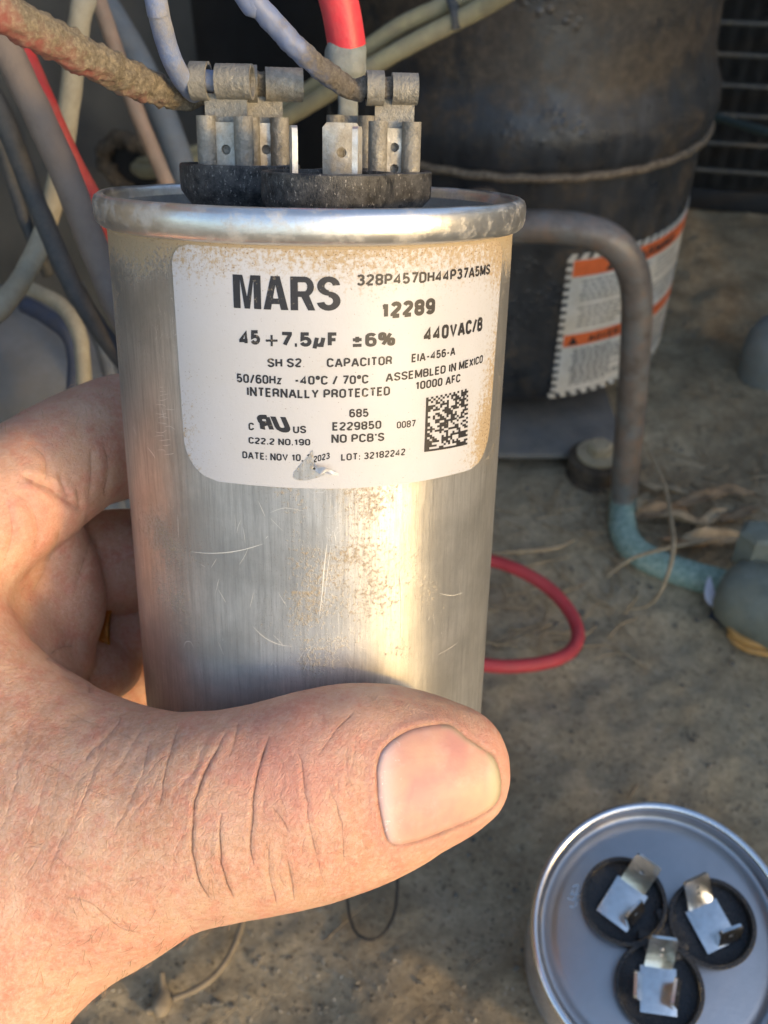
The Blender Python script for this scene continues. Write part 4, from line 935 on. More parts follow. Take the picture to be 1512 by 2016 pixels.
v, f = tube([G(486, 1770, .5), G(478, 1810, .5), (G(460, 1865, .5)), G(428, 1915, .5), G(385, 1948, .5), G(340, 1966, .5)], .10, seg=12); mesh_obj('cord', loc_of(ow, v), f, M_TANW, ow, smooth=180)
v, f = tube([G(318, 1915, .7), G(320, 1940, .6), G(322, 1960, .5), G(318, 1985, .5), G(314, 2003, .4)], [.07, .10, .27, .28, .10], seg=12, bump=.05, bscale=3, oval=.6); mesh_obj('plug', loc_of(ow, v), f, M_TANW, ow, smooth=180)
v, f = tube([G(290, 1990, .3), G(305, 1982, .4), G(318, 1972, .4)], .12, seg=10, bump=.04, bscale=3); mesh_obj('prong', loc_of(ow, v), f, M_TANW, ow, smooth=180)
M_DKW = mat_plain('dark thread', (.035, .032, .028), rough=.7)
gtube('thin_wire', [(672, 1700, .3), (682, 1760, .3), (690, 1810, .3), (705, 1840, .35), (735, 1850, .4), (760, 1832, .4), (778, 1790, .4), (782, 1730, .5), (775, 1690, .5), (765, 1650, .5)], .05, M_DKW, 'thin dark wire loop on the dirt below the thumb', 'wire')
gtube('thin_wire', [(800, 1660, .4), (830, 1680, .4), (862, 1680, .4), (885, 1660, .4)], .045, M_TWIG, 'thin pale stem just under the thumb nail on the dirt', 'twig')
v, f = box(5, .9, .35, rot=rotz(-.5), loc=G(20, 2010, .3), bev=.05)
tag(mesh_obj('wood_offcut', v, f, mat_plain('grey wood', (.25, .215, .15), rough=.85, scale=2)), 'pale strip of wood in the bottom left corner', 'wood')
# leaf litter: curled dry leaves one can tell apart
M_LEAF = mat_plain('dry leaf', (.30, .20, .11), rough=.8, var=.5, scale=1.2, dust=.5, dcol=(.24, .19, .12), bump=.0004, bscale=5)
M_LEAF2 = mat_plain('pale dry leaf', (.46, .35, .21), rough=.8, var=.4, scale=1.4, dust=.4, dcol=(.27, .22, .15), bump=.0004, bscale=5)
def leaf(px, py, L, wd, ang, mat, label, h=.5, curl=.35, seed=0):
    v = []; f = []; nu_, nv_ = 14, 6; r = random.Random(seed)
    for layer in (0, 1):
        for i in range(nu_+1):
            u = i/nu_; w_ = wd*math.sin(math.pi*min(1, u*.96+.03))**.8
            for j in range(nv_+1):
                s_ = (j/nv_-.5)*2; v.append((L*(u-.5), s_*w_/2, abs(s_)**1.6*curl*w_+.22*L*curl*math.sin(u*3+seed)+.06*math.sin(u*11+s_*3+seed)-layer*.025))
    n_l = (nu_+1)*(nv_+1)
    for i in range(nu_):
        for j in range(nv_): a = i*(nv_+1)+j; f.append([a, a+nv_+1, a+nv_+2, a+1]); f.append([n_l+a+1, n_l+a+nv_+2, n_l+a+nv_+1, n_l+a])
    for j in range(nv_):
        f.append([j, j+1, n_l+j+1, n_l+j]); a = nu_*(nv_+1)+j; f.append([a+1, a, n_l+a, n_l+a+1])
    for i in range(nu_):
        a = i*(nv_+1); f.append([a+nv_+1, a, n_l+a, n_l+a+nv_+1]); a += nv_; f.append([a, a+nv_+1, n_l+a+nv_+1, n_l+a])
    R = rotz(math.radians(ang))@rotx(math.radians(r.uniform(-22, 22)))
    p = G(px, py, h)
    return tag(mesh_obj('dry_leaf', np.array(v)@R.T+[p[0], p[1], ground_z(p[0], p[1])+h], f, mat, smooth=180), label, 'leaf', 'dry leaves piled beside the pipe')
LV = [(1290, 1040, 3.0, .9, 10, 0, 'brown curled leaf touching the bend of the teal pipe'), (1345, 1052, 2.6, .8, -15, 1, 'pale curled leaf in the middle of the pile'), (1400, 1078, 3.2, .85, 8, 1, 'long pale leaf lying above the teal pipe'),
      (1450, 1035, 2.6, .8, 30, 0, 'brown leaf in the pile near the right edge'), (1300, 985, 2.4, .6, -25, 1, 'narrow pale leaf at the back left of the pile'), (1372, 1008, 2.8, .7, 12, 0, 'brown leaf lying at the back of the pile'),
      (1430, 990, 2.5, .6, -10, 0, 'dark leaf at the back right of the pile'), (1470, 1100, 2.2, .7, 50, 0, 'brown leaf leaning by the valve nut'), (1262, 1008, 1.8, .5, 60, 1, 'small pale leaf standing beside the pipe'),
      (1340, 1090, 2.2, .6, -5, 0, 'dark leaf pressed against the teal pipe'), (1395, 1040, 2.0, .6, 35, 1, 'broken pale leaf half buried in the pile')]
for i, (a, b, L, w_, an, mt, lb_) in enumerate(LV): leaf(a, b, L, w_, an, (M_LEAF, M_LEAF2)[mt], lb_, h=.35+.25*(i % 3), seed=i)
# straw, chips and grit: far too many to count
def scatter(name, n, pick, make, mat, label, cat):
    mb = Mesh()
    for i in range(n):
        px, py = pick(); g = G(px, py); z = ground_z(g[0], g[1]); v, f = make(); mb.add(np.array(v)+[g[0], g[1], z], f)
    tag(mesh_obj(name, *mb.vf(), mat, smooth=0), label, cat, kind='stuff')
def straw():
    L = rng.uniform(.5, 2.6); a = rng.uniform(0, 6.3); b = rng.uniform(-.12, .25); w_ = rng.uniform(.015, .05)
    p = np.array([[-L/2, 0, 0], [0, rng.uniform(-.12, .12)*L, .1*L*b+.05], [L/2, 0, L*b*.5]])@rotz(a).T
    return tube(p+[0, 0, .07], w_, seg=4, n=3)
def chip():
    r = .035+.13*rng.random()**3; v, f = box(r*rng.uniform(1, 2.2), r*1.3, r*.8, rot=rotz(rng.uniform(0, 3))@rotx(rng.uniform(0, 1)), loc=(0, 0, r*.25), bev=r*.25, seg=1); return v, f
rect = lambda x0, x1, y0, y1: (lambda: (rng.uniform(x0, x1), rng.uniform(y0, y1)))
scatter('straw', 260, rect(1180, 1600, 930, 1140), straw, M_TWIG, 'dry straw and stems packed round the leaves and pipe', 'straw')
scatter('straw', 110, rect(900, 1250, 980, 1300), straw, M_TWIG, 'sparse straw on the dirt between the can and the pipe', 'straw')
scatter('straw', 60, rect(1250, 1600, 600, 960), straw, M_TWIG, 'straw on the sandy dirt behind the pipe', 'straw')
scatter('straw', 25, rect(60, 1400, 1400, 2100), straw, M_TANW, 'few stray bits of straw on the bare dirt below the hand', 'straw')
M_PEB = mat_plain('grit', (.17, .155, .125), rough=.9, var=.6, scale=.9, bump=.0003)
scatter('grit', 420, rect(-60, 1620, 1250, 2100), chip, M_PEB, 'pale grit strewn over the bare dirt', 'grit')
def speck():
    r = rng.uniform(.02, .055); return box(r*rng.uniform(1, 2), r, r*.7, rot=rotz(rng.uniform(0, 3))@rotx(rng.uniform(0, 1)), loc=(0, 0, r*.3))
scatter('fine_grit', 2600, rect(-60, 1620, 1150, 2100), speck, mat_plain('fine grit', (.42, .38, .30), rough=.9, var=.7, scale=.7), 'fine pale crumbs all over the bare dirt', 'grit')
scatter('fine_grit', 2200, rect(-60, 1620, 1150, 2100), speck, mat_plain('dark crumbs', (.09, .075, .055), rough=.9, var=.5, scale=.7), 'fine dark crumbs all over the bare dirt', 'grit')
scatter('grit', 500, rect(900, 1650, 420, 1250), chip, M_PEB, 'grit over the sandy dirt round the compressor', 'grit')
# ------------------------------------------------------------------ the hand (one continuous surface grown from tapered limbs)
HX = .062
lo = np.array([-13.0, -3.4, 11.6]); hi = np.array([3.2, 11.5, 24.0])
nn = np.ceil((hi-lo)/HX).astype(int)+1
AX = [lo[i]+HX*np.arange(nn[i]) for i in range(3)]
def limb(sts, kz=1.0, n=4):
    """stations (px, ytop, ybot, depth) or (px, py, depth, radius_cm, 'c')"""
    out = []
    for s in sts:
        if s[-1] == 'c': out.append([*(ray(s[0], s[1])*s[2]), s[3]])
        else:
            x, yt, yb, z = s; out.append([*(ray(x, (yt+yb)/2)*z), (yb-yt)/2/F*z])
    return (smooth_path(out, n) if len(out) > 1 else np.array(out)), kz
def field(limbs, kk):
    Fd = np.full(nn, 3.0, np.float32)
    for (q, kz), k in zip(limbs, kk):
        lf_lo = (q[:, :3]-q[:, 3:]).min(0)-1.0; lf_hi = (q[:, :3]+q[:, 3:]).max(0)+1.0
        i0 = np.clip(((lf_lo-lo)/HX).astype(int), 0, nn); i1 = np.clip(((lf_hi-lo)/HX).astype(int)+1, 0, nn)
        sl = tuple(slice(a, b) for a, b in zip(i0, i1))
        if any(b <= a for a, b in zip(i0, i1)): continue
        X_, Y_, Z_ = np.meshgrid(*(AX[i][sl[i]] for i in range(3)), indexing='ij', sparse=True)
        D = None
        for a, b in zip(q[:-1], q[1:]):
            d = b-a; d3 = np.array([d[0], d[1], d[2]*kz]); L2 = (d3**2).sum()+1e-9
            pz = (Z_-a[2])*kz
            t = np.clip(((X_-a[0])*d3[0]+(Y_-a[1])*d3[1]+pz*d3[2])/L2, 0, 1)
            e = np.sqrt((X_-a[0]-t*d3[0])**2+(Y_-a[1]-t*d3[1])**2+(pz-t*d3[2])**2)-(a[3]+t*d[3])
            D = e if D is None else np.minimum(D, e)
        D = D.astype(np.float32); cur = Fd[sl]
        h = np.clip(.5+.5*(cur-D)/k, 0, 1); Fd[sl] = cur*(1-h)+D*h-k*h*(1-h)
    return Fd
thumb = limb([(872, 1382, 1650, 14.55), (840, 1370, 1668, 14.5), (780, 1352, 1699, 14.4), (700, 1347, 1741, 14.3), (620, 1361, 1770, 14.2), (540, 1382, 1792, 14.2), (460, 1397, 1806, 14.2),
              (380, 1404, 1822, 14.3), (300, 1404, 1846, 14.5), (220, 1398, 1880, 14.8), (140, 1392, 1922, 15.1)], 1.28)
palm = limb([(200, 1640, 15.0, 1.75, 'c'), (60, 1650, 15.6, 2.35, 'c'), (-90, 1640, 16.0, 3.0, 'c'), (-300, 1700, 16.5, 3.4, 'c'), (-640, 1900, 17.0, 3.2, 'c'), (-1100, 2250, 17.5, 3.3, 'c')], 1.15)
heel = limb([(-60, 1780, 14.9, 1.7, 'c'), (-40, 1900, 14.8, 1.55, 'c'), (-110, 2050, 14.8, 1.5, 'c')], 1.1)
web = limb([(110, 1520, 15.2, 1.15, 'c'), (6, 1405, 15.4, .98, 'c'), (-66, 1305, 15.7, .95, 'c'), (-130, 1195, 16.0, 1.0, 'c'), (-170, 1080, 16.3, 1.1, 'c')], 1.0)
back = limb([(-230, 1150, 17.2, 1.9, 'c'), (-200, 1400, 17.0, 2.4, 'c'), (-260, 1600, 16.8, 2.9, 'c')], 1.0)
index = limb([(-170, 1050, 16.4, 1.45, 'c'), (-60, 910, 1170, 16.7), (10, 862, 1120, 17.0), (60, 826, 1082, 17.3), (110, 795, 1040, 17.7), (160, 768, 1006, 18.2), (210, 748, 990, 18.7), (260, 733, 975, 19.2), (330, 735, 955, 20.2), (430, 745, 950, 21.1), (540, 760, 945, 21.6)], 1.05)
pad = limb([(30, 1020, 17.9, 1.0, 'c'), (78, 1075, 18.2, .88, 'c'), (104, 1130, 18.5, .90, 'c'), (108, 1192, 18.6, .95, 'c'), (94, 1258, 18.6, .92, 'c'), (70, 1290, 18.4, 1.1, 'c')], 1.0)
palm_in = limb([(-40, 1120, 18.2, 1.2, 'c'), (-20, 1240, 18.2, 1.5, 'c'), (-20, 1340, 17.6, 1.5, 'c')], 1.0)
middle = limb([(90, 1112, 19.6, 1.0, 'c'), (170, 1108, 20.0, 1.08, 'c'), (260, 1106, 20.4, 1.12, 'c'), (340, 1100, 21.2, 1.05, 'c'), (450, 1100, 22.0, 1.0, 'c'), (560, 1100, 22.4, .92, 'c')], 1.0)
ringf = limb([(140, 1262, 20.4, .62, 'c'), (210, 1250, 20.5, .66, 'c'), (286, 1246, 20.4, .60, 'c'), (370, 1240, 21.6, .7, 'c'), (470, 1240, 22.3, .75, 'c')], 1.0)
pinky = limb([(100, 1290, 19.0, .75, 'c'), (150, 1318, 19.4, .70, 'c'), (202, 1320, 19.8, .66, 'c'), (232, 1318, 20.3, .5, 'c')], 1.0)
pinky2 = limb([(252, 1335, 21.4, .5, 'c'), (300, 1345, 21.6, .62, 'c'), (380, 1345, 22.2, .6, 'c'), (470, 1345, 22.8, .6, 'c')], 1.0)
Fd = field([palm, thumb, heel, web, back, index, palm_in, pad, middle, ringf, pinky, pinky2], [.3, .7, .8, .75, .9, .55, .5, .16, .07, .06, .10, .06])
Fd[0], Fd[-1], Fd[:, 0], Fd[:, -1], Fd[:, :, 0], Fd[:, :, -1] = (1.,)*6
# keep the flesh off the can: pressed flat where it touches
X_, Y_, Z_ = np.meshgrid(*AX, indexing='ij', sparse=True)
cc = np.array([-1.130, -5.043, 15.242]); aa = np.array([math.sin(.019), -math.cos(.019)*math.cos(.376), -math.cos(.019)*math.sin(.376)])
t_ = (X_-cc[0])*aa[0]+(Y_-cc[1])*aa[1]+(Z_-cc[2])*aa[2]
rr_ = np.sqrt(np.maximum((X_-cc[0]-t_*aa[0])**2+(Y_-cc[1]-t_*aa[1])**2+(Z_-cc[2]-t_*aa[2])**2, 0))
cyl = np.maximum(rr_-(BR+.025), -(t_+10.25)).astype(np.float32)
h_ = np.clip(.5+.5*(-cyl-Fd)/.05, 0, 1); Fd = (Fd*(1-h_)+(-cyl)*h_+.05*h_*(1-h_)).astype(np.float32)
def surface_nets(Fd):
    s = Fd < 0; nx_, ny_, nz_ = Fd.shape
    c = [s[dx:nx_-1+dx, dy:ny_-1+dy, dz:nz_-1+dz] for dx in (0, 1) for dy in (0, 1) for dz in (0, 1)]
    cnt = sum(x.astype(np.int8) for x in c); act = (cnt > 0) & (cnt < 8); I = np.argwhere(act)
    idx = -np.ones(act.shape, np.int64); idx[act] = np.arange(len(I))
    val = {(dx, dy, dz): Fd[I[:, 0]+dx, I[:, 1]+dy, I[:, 2]+dz] for dx in (0, 1) for dy in (0, 1) for dz in (0, 1)}
    acc = np.zeros((len(I), 3)); k = np.zeros(len(I))
    for a in val:
        for ax_i in range(3):
            if a[ax_i] == 0:
                b = list(a); b[ax_i] = 1; b = tuple(b); va, vb = val[a], val[b]; m = (va < 0) != (vb < 0)
                t = np.where(m, va/(va-vb+1e-12), 0); p = np.zeros((len(I), 3)); p += a; p[:, ax_i] += t
                acc[m] += p[m]; k[m] += 1
    V = lo+HX*(I+acc/k[:, None]); faces = []
    for ax_i in range(3):
        sh = [slice(None)]*3; s0 = s[tuple(slice(0, -1) if i == ax_i else slice(None) for i in range(3))]
        s1 = s[tuple(slice(1, None) if i == ax_i else slice(None) for i in range(3))]
        E_ = np.argwhere(s0 != s1); inside = s0[tuple(E_.T)]
        o1, o2 = [i for i in range(3) if i != ax_i]
        ok = (E_[:, o1] > 0) & (E_[:, o2] > 0) & (E_[:, o1] < Fd.shape[o1]-1) & (E_[:, o2] < Fd.shape[o2]-1); E_ = E_[ok]; inside = inside[ok]
        def at(d1, d2):
            q = E_.copy(); q[:, o1] -= d1; q[:, o2] -= d2; return idx[tuple(q.T)]
        q = np.stack([at(0, 0), at(1, 0), at(1, 1), at(0, 1)], 1)
        flip = inside if ax_i != 1 else ~inside
        q[~flip] = q[~flip][:, ::-1]; faces.append(q)
    return V, np.vstack(faces)
V, Q = surface_nets(Fd)
hm = bpy.data.meshes.new('h0'); hm.from_pydata(V.tolist(), [], Q.tolist()); hm.update()
ho = bpy.data.objects.new('h0', hm); C.objects.link(ho)
md = ho.modifiers.new('s', 'SMOOTH'); md.factor = .5; md.iterations = 5
md = ho.modifiers.new('u', 'SUBSURF'); md.levels = 1; md.render_levels = 1
dg = bpy.context.evaluated_depsgraph_get(); dg.update(); h1m = bpy.data.meshes.new_from_object(ho.evaluated_get(dg)); bpy.data.objects.remove(ho)
N = len(h1m.vertices); V = np.empty(N*3); h1m.vertices.foreach_get('co', V); V = V.reshape(-1, 3)
NR = np.empty(N*3); h1m.vertices.foreach_get('normal', NR); NR = NR.reshape(-1, 3)
if (NR*(V-V.mean(0))).sum() < 0: h1m.flip_normals(); NR = -NR
px = 756+F*V[:, 0]/V[:, 2]; py = 1008+F*V[:, 1]/V[:, 2]; facing = -(NR*V).sum(1)/np.linalg.norm(V, axis=1)
bvh = BVHTree.FromPolygons(V.tolist(), [list(p.vertices) for p in h1m.polygons])
dirt_a = np.zeros(N); red_a = np.zeros(N); DV = np.zeros(N); SDA = np.full(N, 50.); NEAR = np.zeros(N)
def seg_dist(pl, X1, Y1):
    best = np.full(len(X1), 1e9); par = np.zeros(len(X1)); L = 0; n_ = len(pl)-1; sgn = np.ones(len(X1))
    for i in range(n_):
        a, b = np.array(pl[i][:2], float), np.array(pl[i+1][:2], float); d = b-a
        t = np.clip(((X1-a[0])*d[0]+(Y1-a[1])*d[1])/(d@d+1e-9), 0, 1)
        e = np.hypot(X1-a[0]-t*d[0], Y1-a[1]-t*d[1]); m = e < best; best[m] = e[m]; par[m] = (i+t[m])/n_
        sgn[m] = np.sign((X1[m]-a[0])*d[1]-(Y1[m]-a[1])*d[0])
    seg_dist.sign = sgn
    return best, par
def crease(pl, depth, w, dirt=.6, zr=(0, 99), swell=.4):
    depth = depth*.36
    pl = smooth_path([(a, b, 0) for a, b in pl], 5)[:, :2]
    x0, y0 = pl.min(0)-w*5; x1, y1 = pl.max(0)+w*5
    I = np.where((px > x0) & (px < x1) & (py > y0) & (py < y1) & (facing > .05) & (V[:, 2] > zr[0]) & (V[:, 2] < zr[1]))[0]
    if not len(I): return
    wob = vnoise(np.column_stack([px[I]*.05, py[I]*.05, px[I]*0]), 5)*2.2
    d, u = seg_dist(pl, px[I]+wob, py[I]); fade = np.clip(np.minimum(u, 1-u)*6, 0, 1)
    st = np.exp(-(d/6.0)**2)*fade*min(1, dirt*1.3); m2 = st > NEAR[I]; J = I[m2]; NEAR[J] = st[m2]; SDA[J] = (d*seg_dist.sign)[m2]
    g = np.exp(-(d/w)**2)*fade; sw = np.exp(-((d-2.6*w)/(1.6*w))**2)*fade
    DV[I] += -depth*g+depth*swell*sw; dirt_a[I] = np.maximum(dirt_a[I], g*dirt*.35)
TH = (12, 16)
for pl, dp, w in [([(444, 1440), (424, 1480), (403, 1522), (389, 1557), (380, 1599), (378, 1647), (382, 1696), (396, 1744), (417, 1775)], .035, 4.0),
                  ([(437, 1599), (433, 1640), (434, 1689), (444, 1730), (462, 1770)], .028, 3.6),
                  ([(531, 1445), (517, 1487), (506, 1529), (499, 1578), (494, 1626), (492, 1668), (500, 1706)], .032, 3.8),
                  ([(586, 1470), (596, 1520), (603, 1575), (611, 1633), (625, 1696), (638, 1745)], .024, 4.5),
                  ([(636, 1530), (655, 1570), (667, 1605), (677, 1661), (676, 1700)], .020, 4.5),
                  ([(530, 1660), (529, 1700), (534, 1740), (545, 1782)], .024, 4.5), ([(566, 1690), (572, 1730), (580, 1775)], .018, 4.5),
                  ([(535, 1590), (552, 1610), (568, 1640)], .02, 4), ([(355, 1420), (335, 1480), (322, 1540), (310, 1600)], .016, 5),
                  ([(470, 1420), (462, 1455), (450, 1490)], .012, 4), ([(700, 1400), (660, 1440), (625, 1490)], .012, 7)]:
    crease(pl, dp, w, zr=TH, dirt=.75 if dp > .027 else .3)
for i in range(13):      # crossing creases on the fleshy base of the thumb
    x0 = 20+i*28+random.uniform(-14, 14); ya = 1395+random.uniform(0, 120); L = random.uniform(90, 260)
    crease([(x0+60, ya), (x0+38+random.uniform(-12, 12), ya+L*.4), (x0+5+random.uniform(-14, 14), ya+L*.75), (x0-15, ya+L)], random.uniform(.006, .014), 4.5, zr=TH, dirt=random.uniform(.05, .22))
for i in range(12):
    y0 = 1395+i*33+random.uniform(-7, 7)
    xa = random.uniform(-20, 120); L = random.uniform(100, 240)
    crease([(xa, y0), (xa+L*.35, y0+L*.13+random.uniform(-10, 10)), (xa+L*.7, y0+L*.32+random.uniform(-10, 10)), (xa+L, y0+L*.45)], random.uniform(.005, .012), 4.5, zr=TH, dirt=random.uniform(.05, .18))
for i in range(26):      # fine wrinkles across the thumb
    x0 = 395+random.uniform(0, 330); y0 = random.uniform(1440, 1690); L = random.uniform(25, 75)
    crease([(x0, y0), (x0-6+random.uniform(-6, 6), y0+L*.5), (x0+random.uniform(-10, 10), y0+L)], .008, 3.2, zr=TH, dirt=.10)
for i in range(34):      # ridges on the side of the thumb tip
    x0 = 720+i*8; crease([(x0, 1368+i*.9), (x0+14, 1380+i*1.1), (x0+22, 1402+i*1.6)], .006, 2.6, zr=TH, dirt=.12)
IZ = (15, 21)
for pl, dp, w in [([(40, 935), (70, 948), (99, 962), (131, 984), (160, 1006)], .07, 7), ([(119, 930), (126, 960), (137, 988)], .03, 5), ([(149, 960), (154, 985), (160, 1004)], .03, 5),
                  ([(30, 970), (52, 985), (68, 1010), (75, 1050), (72, 1085)], .04, 9), ([(8, 985), (22, 1020), (24, 1065), (10, 1105)], .03, 8), ([(178, 880), (182, 930), (176, 975)], .015, 5), ([(205, 870), (212, 930), (206, 975)], .014, 5),
                  ([(170, 1010), (176, 1060), (166, 1110), (148, 1160)], .03, 8), ([(120, 1040), (100, 1100), (62, 1170)], .035, 9), ([(150, 1270), (118, 1276), (90, 1300)], .02, 8), ([(60, 870), (90, 905), (88, 950)], .018, 6),
                  ([(174, 1325), (178, 1352), (176, 1380)], .03, 5)]:
    crease(pl, dp*2.2, w, zr=IZ, dirt=.20)
# nail bed
NAIL = [(740, 1530), (741, 1508), (750, 1480), (771, 1456), (806, 1435), (847, 1426), (875, 1425), (893, 1430), (917, 1450), (944, 1468), (972, 1490), (984, 1520), (987, 1557), (975, 1585), (942, 1609), (889, 1632), (833, 1654), (790, 1664), (765, 1658), (752, 1620), (743, 1578)]
NP = smooth_path([(a, b, 0) for a, b in NAIL+[NAIL[0]]], 6)[:, :2]
def inside_poly(X1, Y1, pl):
    r = np.zeros(len(X1), bool); n_ = len(pl)
    for i in range(n_):
        (xa, ya), (xb, yb) = pl[i-1], pl[i]; c_ = ((ya > Y1) != (yb > Y1)); r ^= c_ & (X1 < (xb-xa)*(Y1-ya)/(yb-ya+1e-12)+xa)
    return r
I = np.where((px > 700) & (px < 1030) & (py > 1390) & (py < 1700) & (facing > .0) & (V[:, 2] < 15.5))[0]
d, _ = seg_dist(NP, px[I], py[I]); ins = inside_poly(px[I], py[I], NP); sd_ = np.where(ins, -d, d)
DV[I] += np.where(ins, -.050*np.clip(d/5, 0, 1), .016*np.exp(-((sd_-7)/9)**2))*np.clip((1010-px[I])/30, 0, 1)
dirt_a[I] = np.maximum(dirt_a[I], .55*np.exp(-((sd_+1)/4)**2)); red_a[I] = np.clip(np.exp(-((sd_-10)/22)**2), 0, 1)*.6
DV += fbm(V*1.1, 3, 11)*.035+fbm(V*3.2, 3, 12)*.010
GRM = .55*np.exp(-(((px-880)/120)**2+((py-1372)/42)**2))*(V[:, 2] < 16.5)+.25*np.exp(-(((px-60)/90)**2+((py-870)/60)**2))*(V[:, 2] > 15.5)
red_a = np.maximum(red_a, .8*np.exp(-(((px-560)/130)**2+((py-1520)/110)**2))*(V[:, 2] < 16)); red_a = np.maximum(red_a, .7*np.exp(-(((px-60)/90)**2+((py-1010)/90)**2)))
red_a = np.maximum(red_a, .5*np.exp(-(((px-700)/90)**2+((py-1440)/60)**2))*(V[:, 2] < 16))
V2 = V+NR*DV[:, None]
hw = W(V2); org = W(np.array([-8.5, 6., 16.]))
hand = thing('hand', 'left hand holding the silver can, thumb across its front and dirt in the creases', 'hand', org)
h1m.vertices.foreach_set('co', ((hw-org)*S).reshape(-1)); h1m.update(); h1m.name = 'skin'
h1m.polygons.foreach_set('use_smooth', [True]*len(h1m.polygons))
ho = bpy.data.objects.new('skin', h1m); C.objects.link(ho); ho.parent = hand
for nm, arr in (('dirt', dirt_a), ('red', red_a), ('line', SDA), ('near', NEAR), ('grime', GRM)): h1m.attributes.new(nm, 'FLOAT', 'POINT').data.foreach_set('value', arr.astype(np.float32))
m_ = Mat('skin'); n1 = m_.noise(.45, 5, .6); n2 = m_.noise(2.4, 5, .7); n3 = m_.noise(11, 4, .7)
c = m_.ramp(n1, [(.3, (.53, .26, .155)), (.5, (.65, .385, .245)), (.68, (.62, .275, .18))])
c = m_.mix(m_.ramp(m_.noise(1.1, 4, .6), [(.5, 0.), (.66, .5)]), c, (.77, .51, .36))
c = m_.mix(m_.ramp(n2, [(.46, 0.), (.62, .65)]), c, (.62, .25, .17)); c = m_.mix(m_.ramp(n3, [(.42, 0.), (.7, .45)]), c, (.80, .58, .46))
c = m_.mix(m_.math('MULTIPLY', m_.attr('red'), .6), c, (.70, .30, .235))
grm = m_.math('MULTIPLY', m_.attr('grime'), m_.ramp(m_.math('ADD', m_.math('MULTIPLY', n3, .6), m_.math('MULTIPLY', n2, .4)), [(.35, .2), (.62, 1.)]))
c = m_.mix(grm, c, (.23, .17, .125))
ln = m_.math('MULTIPLY', m_.maprange(m_.math('ABSOLUTE', m_.attr('line')), 2.6, .7), m_.math('MINIMUM', m_.math('MULTIPLY', m_.attr('near'), 1.3), 1.))
ln = m_.math('MULTIPLY', ln, m_.ramp(m_.noise(3.5, 4, .7), [(.36, .15), (.56, 1.)]))
c = m_.mix(m_.math('MULTIPLY', ln, .62), c, (.20, .085, .05))
dn = m_.math('MULTIPLY', m_.attr('dirt'), m_.ramp(m_.noise(5, 3, .6), [(.3, .45), (.6, 1.)]))
c = m_.mix(dn, c, (.10, .055, .035)); c = m_.mix(m_.ramp(m_.noise(7, 3, .7), [(.62, 0.), (.74, .5)]), c, (.40, .20, .13))
cell = m_.voro(13, 'DISTANCE_TO_EDGE', vec=m_.vm('ADD', m_.vm('MULTIPLY', m_.tc, (1, 1, 1)), m_.vm('SCALE', m_.comb(n3, n3, n3), scale=.12)))
cell = m_.ramp(cell, [(0., 0.), (.10, 1.)]); cell2 = m_.voro(30)
nb = m_.bump(cell, .00009, .55, m_.bump(m_.math('SUBTRACT', 1., ln), .00022, .9)); nb = m_.bump(m_.noise(20, 5, .8), .00021, .9, nb); nb = m_.bump(cell2, .00005, .5, nb)
m_.set(col=c, rough=m_.ramp(n3, [(.3, .38), (.7, .56)]), normal=nb, sss=.16, ssr=(1., .35, .2), sscale=.0022, spec=.5)
h1m.materials.clear(); h1m.materials.append(m_.m)
# nail plate: laid over the thumb along the lines of sight, domed, with a free edge
cenN = np.array([868., 1545.]); nr_, nt_ = 22, len(NP)-1; nvx = []; nf = []; free = []; edg = []; lun = []
def surf_z(a, b):
    d = Vector(ray(a, b)).normalized(); hit = bvh.ray_cast(Vector((0, 0, 0)), d)
    return (hit[0].z if hit[0] is not None else None)
zc = surf_z(*cenN); nz_c = []
prev = 14
base_z = {}
for i in range(nr_+1):
    for j in range(nt_):
        t = i/nr_; a, b = cenN+(NP[j]-cenN)*t*1.0
        z = surf_z(a, b)
        if z is None: z = base_z.get((i-1, j), zc)
        base_z[(i, j)] = z
        dome = .020-.040*max(0, (t-.90)/.10)**2
        fr = max(0., min(1., (a-958-.10*(b-1545))/14)) if b > 1455 else 0.
        if b < 1475 and a > 868: fr = max(fr, max(0., 1-abs(t-1)/.12)*.8)
        dome += .012*fr*(1-max(0, t-.97)*20) + .004*math.sin(a*.02+b*.05)
        nvx.append(tuple(ray(a, b)*(z-dome))); free.append(fr); edg.append(max(0, (t-.93)/.07)); lun.append(math.exp(-((a-752-.0006*(b-1560)**2)/24)**2))
n_a = len(nvx)
for j in range(nt_): x_ = np.array(nvx[nr_*nt_+j]); nvx.append(tuple(x_*(1+.05/14))); free.append(1); edg.append(1); lun.append(0)
for i in range(nr_+1):
    for j in range(nt_):
        k = (j+1) % nt_
        nf.append([i*nt_+j, i*nt_+k, (i+1)*nt_+k, (i+1)*nt_+j])
nail = mesh_obj('nail', loc_of(hand, W(np.array(nvx))), nf, None or bpy.data.materials[0], hand, smooth=70)
m_ = Mat('nail'); f_ = m_.attr('free'); n1 = m_.noise(1.1, 3, .5); n2 = m_.noise(3.0, 3, .6)
ridg = m_.noise(9, 3, .6, vec=m_.vm('MULTIPLY', m_.tc, (.15, 1, 1)))
c = m_.ramp(n1, [(.32, (.50, .235, .205)), (.5, (.59, .32, .235)), (.68, (.64, .39, .265))])
c = m_.mix(m_.math('MULTIPLY', m_.attr('moon'), .55), c, (.78, .62, .58)); c = m_.mix(m_.math('MULTIPLY', m_.attr('moon'), m_.ramp(m_.noise(9, 4, .8), [(.60, 0.), (.66, .8)])), c, (.85, .80, .76))
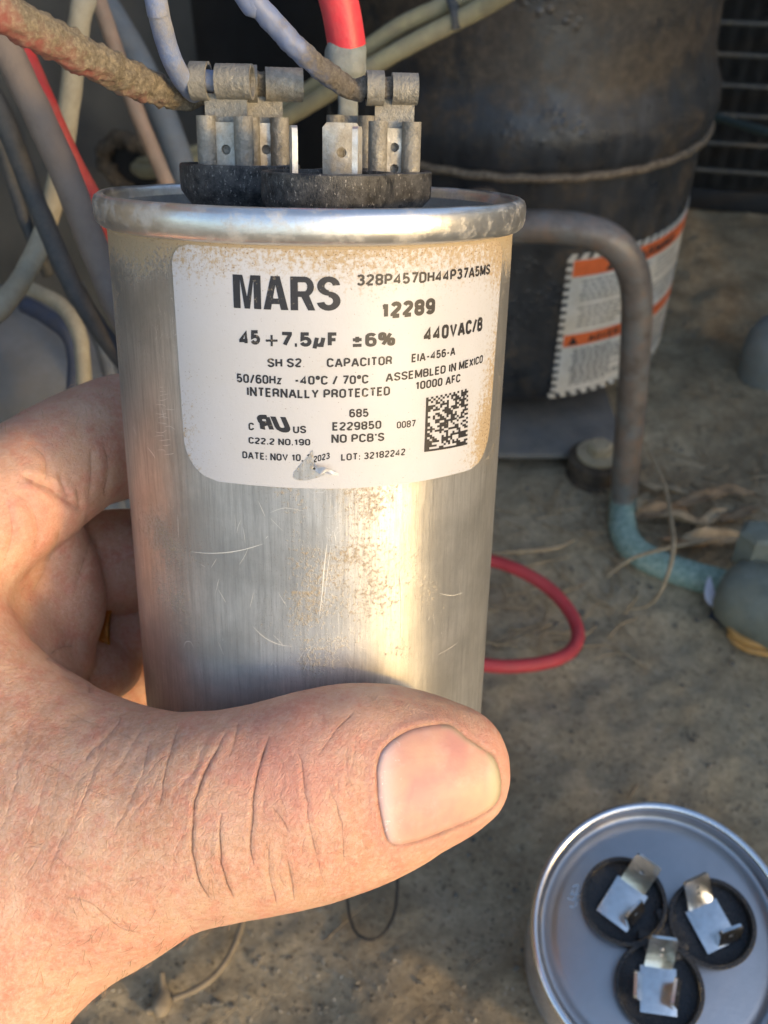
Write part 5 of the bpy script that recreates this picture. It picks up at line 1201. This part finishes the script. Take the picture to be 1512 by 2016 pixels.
c = m_.mix(f_, c, (.50, .42, .27)); c = m_.mix(m_.math('MULTIPLY', m_.math('MULTIPLY', m_.attr('edge'), .6), m_.ramp(m_.noise(4, 4, .7), [(.35, .3), (.6, 1.)])), c, (.16, .09, .05)); c = m_.mix(m_.ramp(n2, [(.55, 0.), (.8, .3)]), c, (.66, .48, .42))
m_.set(col=c, rough=.46, spec=.4, sss=.15, ssr=(1., .4, .25), sscale=.0012, normal=m_.bump(ridg, .00005, .5, m_.bump(n2, .0003, .5)))
nail.data.materials.clear(); nail.data.materials.append(m_.m)
nail.data.attributes.new('edge', 'FLOAT', 'POINT').data.foreach_set('value', np.array(edg, np.float32)); nail.data.attributes.new('moon', 'FLOAT', 'POINT').data.foreach_set('value', np.array(lun, np.float32))
nail.data.attributes.new('free', 'FLOAT', 'POINT').data.foreach_set('value', np.array(free, np.float32))
# short hairs
M_HAIR = mat_plain('hair', (.33, .20, .11), rough=.6, var=.3)
mb = Mesh(); cand = np.where((facing > -.1) & (px > -30) & (px < 460) & (((py > 1640) & (V[:, 2] < 16) & (px > 60)) | ((py < 915) & (V[:, 2] > 16) & (px < 215) & (facing < .75))))[0]
for i in rng.choice(cand, 120):
    p = V2[i]; n_v = NR[i]; thumb_h = py[i] > 1500
    tdir = np.array([-.25, .8, 0]) if thumb_h else np.array([-.2, -.9, .1]); tdir = tdir+rng.normal(0, .35, 3); tdir -= n_v*(tdir@n_v); tdir /= np.linalg.norm(tdir)
    L = rng.uniform(.12, .30); p0 = p-n_v*.01; p1 = p+n_v*L*.22+tdir*L*.5; p2 = p+n_v*L*.26+tdir*L
    v, f = tube(W(np.array([p0, p1, p2])), [.0030, .0026, .0010], seg=4, n=4); mb.add(v, f)
tag(mesh_obj('hair', loc_of(hand, mb.v), mb.f, M_HAIR, hand, smooth=180), kind='stuff')
# gold ring on the finger behind
M_GOLD = mat_plain('gold', (.83, .52, .16), rough=.2, metal=1, var=.1)
rc_ = ray(224, 1240)*20.25; e_ = np.array([1, 0, .05])
v, f = lathe([(.76, -.13), (.795, -.10), (.80, 0), (.795, .10), (.76, .13), (.735, .10), (.735, -.10), (.76, -.13)], 64)
Rg = np.column_stack([[0, 1, 0], [0, 0, 1], [1, 0, 0]])
tag(mesh_obj('ring', W(np.array(v)@np.array(Rg).T+rc_), f, M_GOLD), 'gold ring on the finger half hidden behind the can', 'ring')
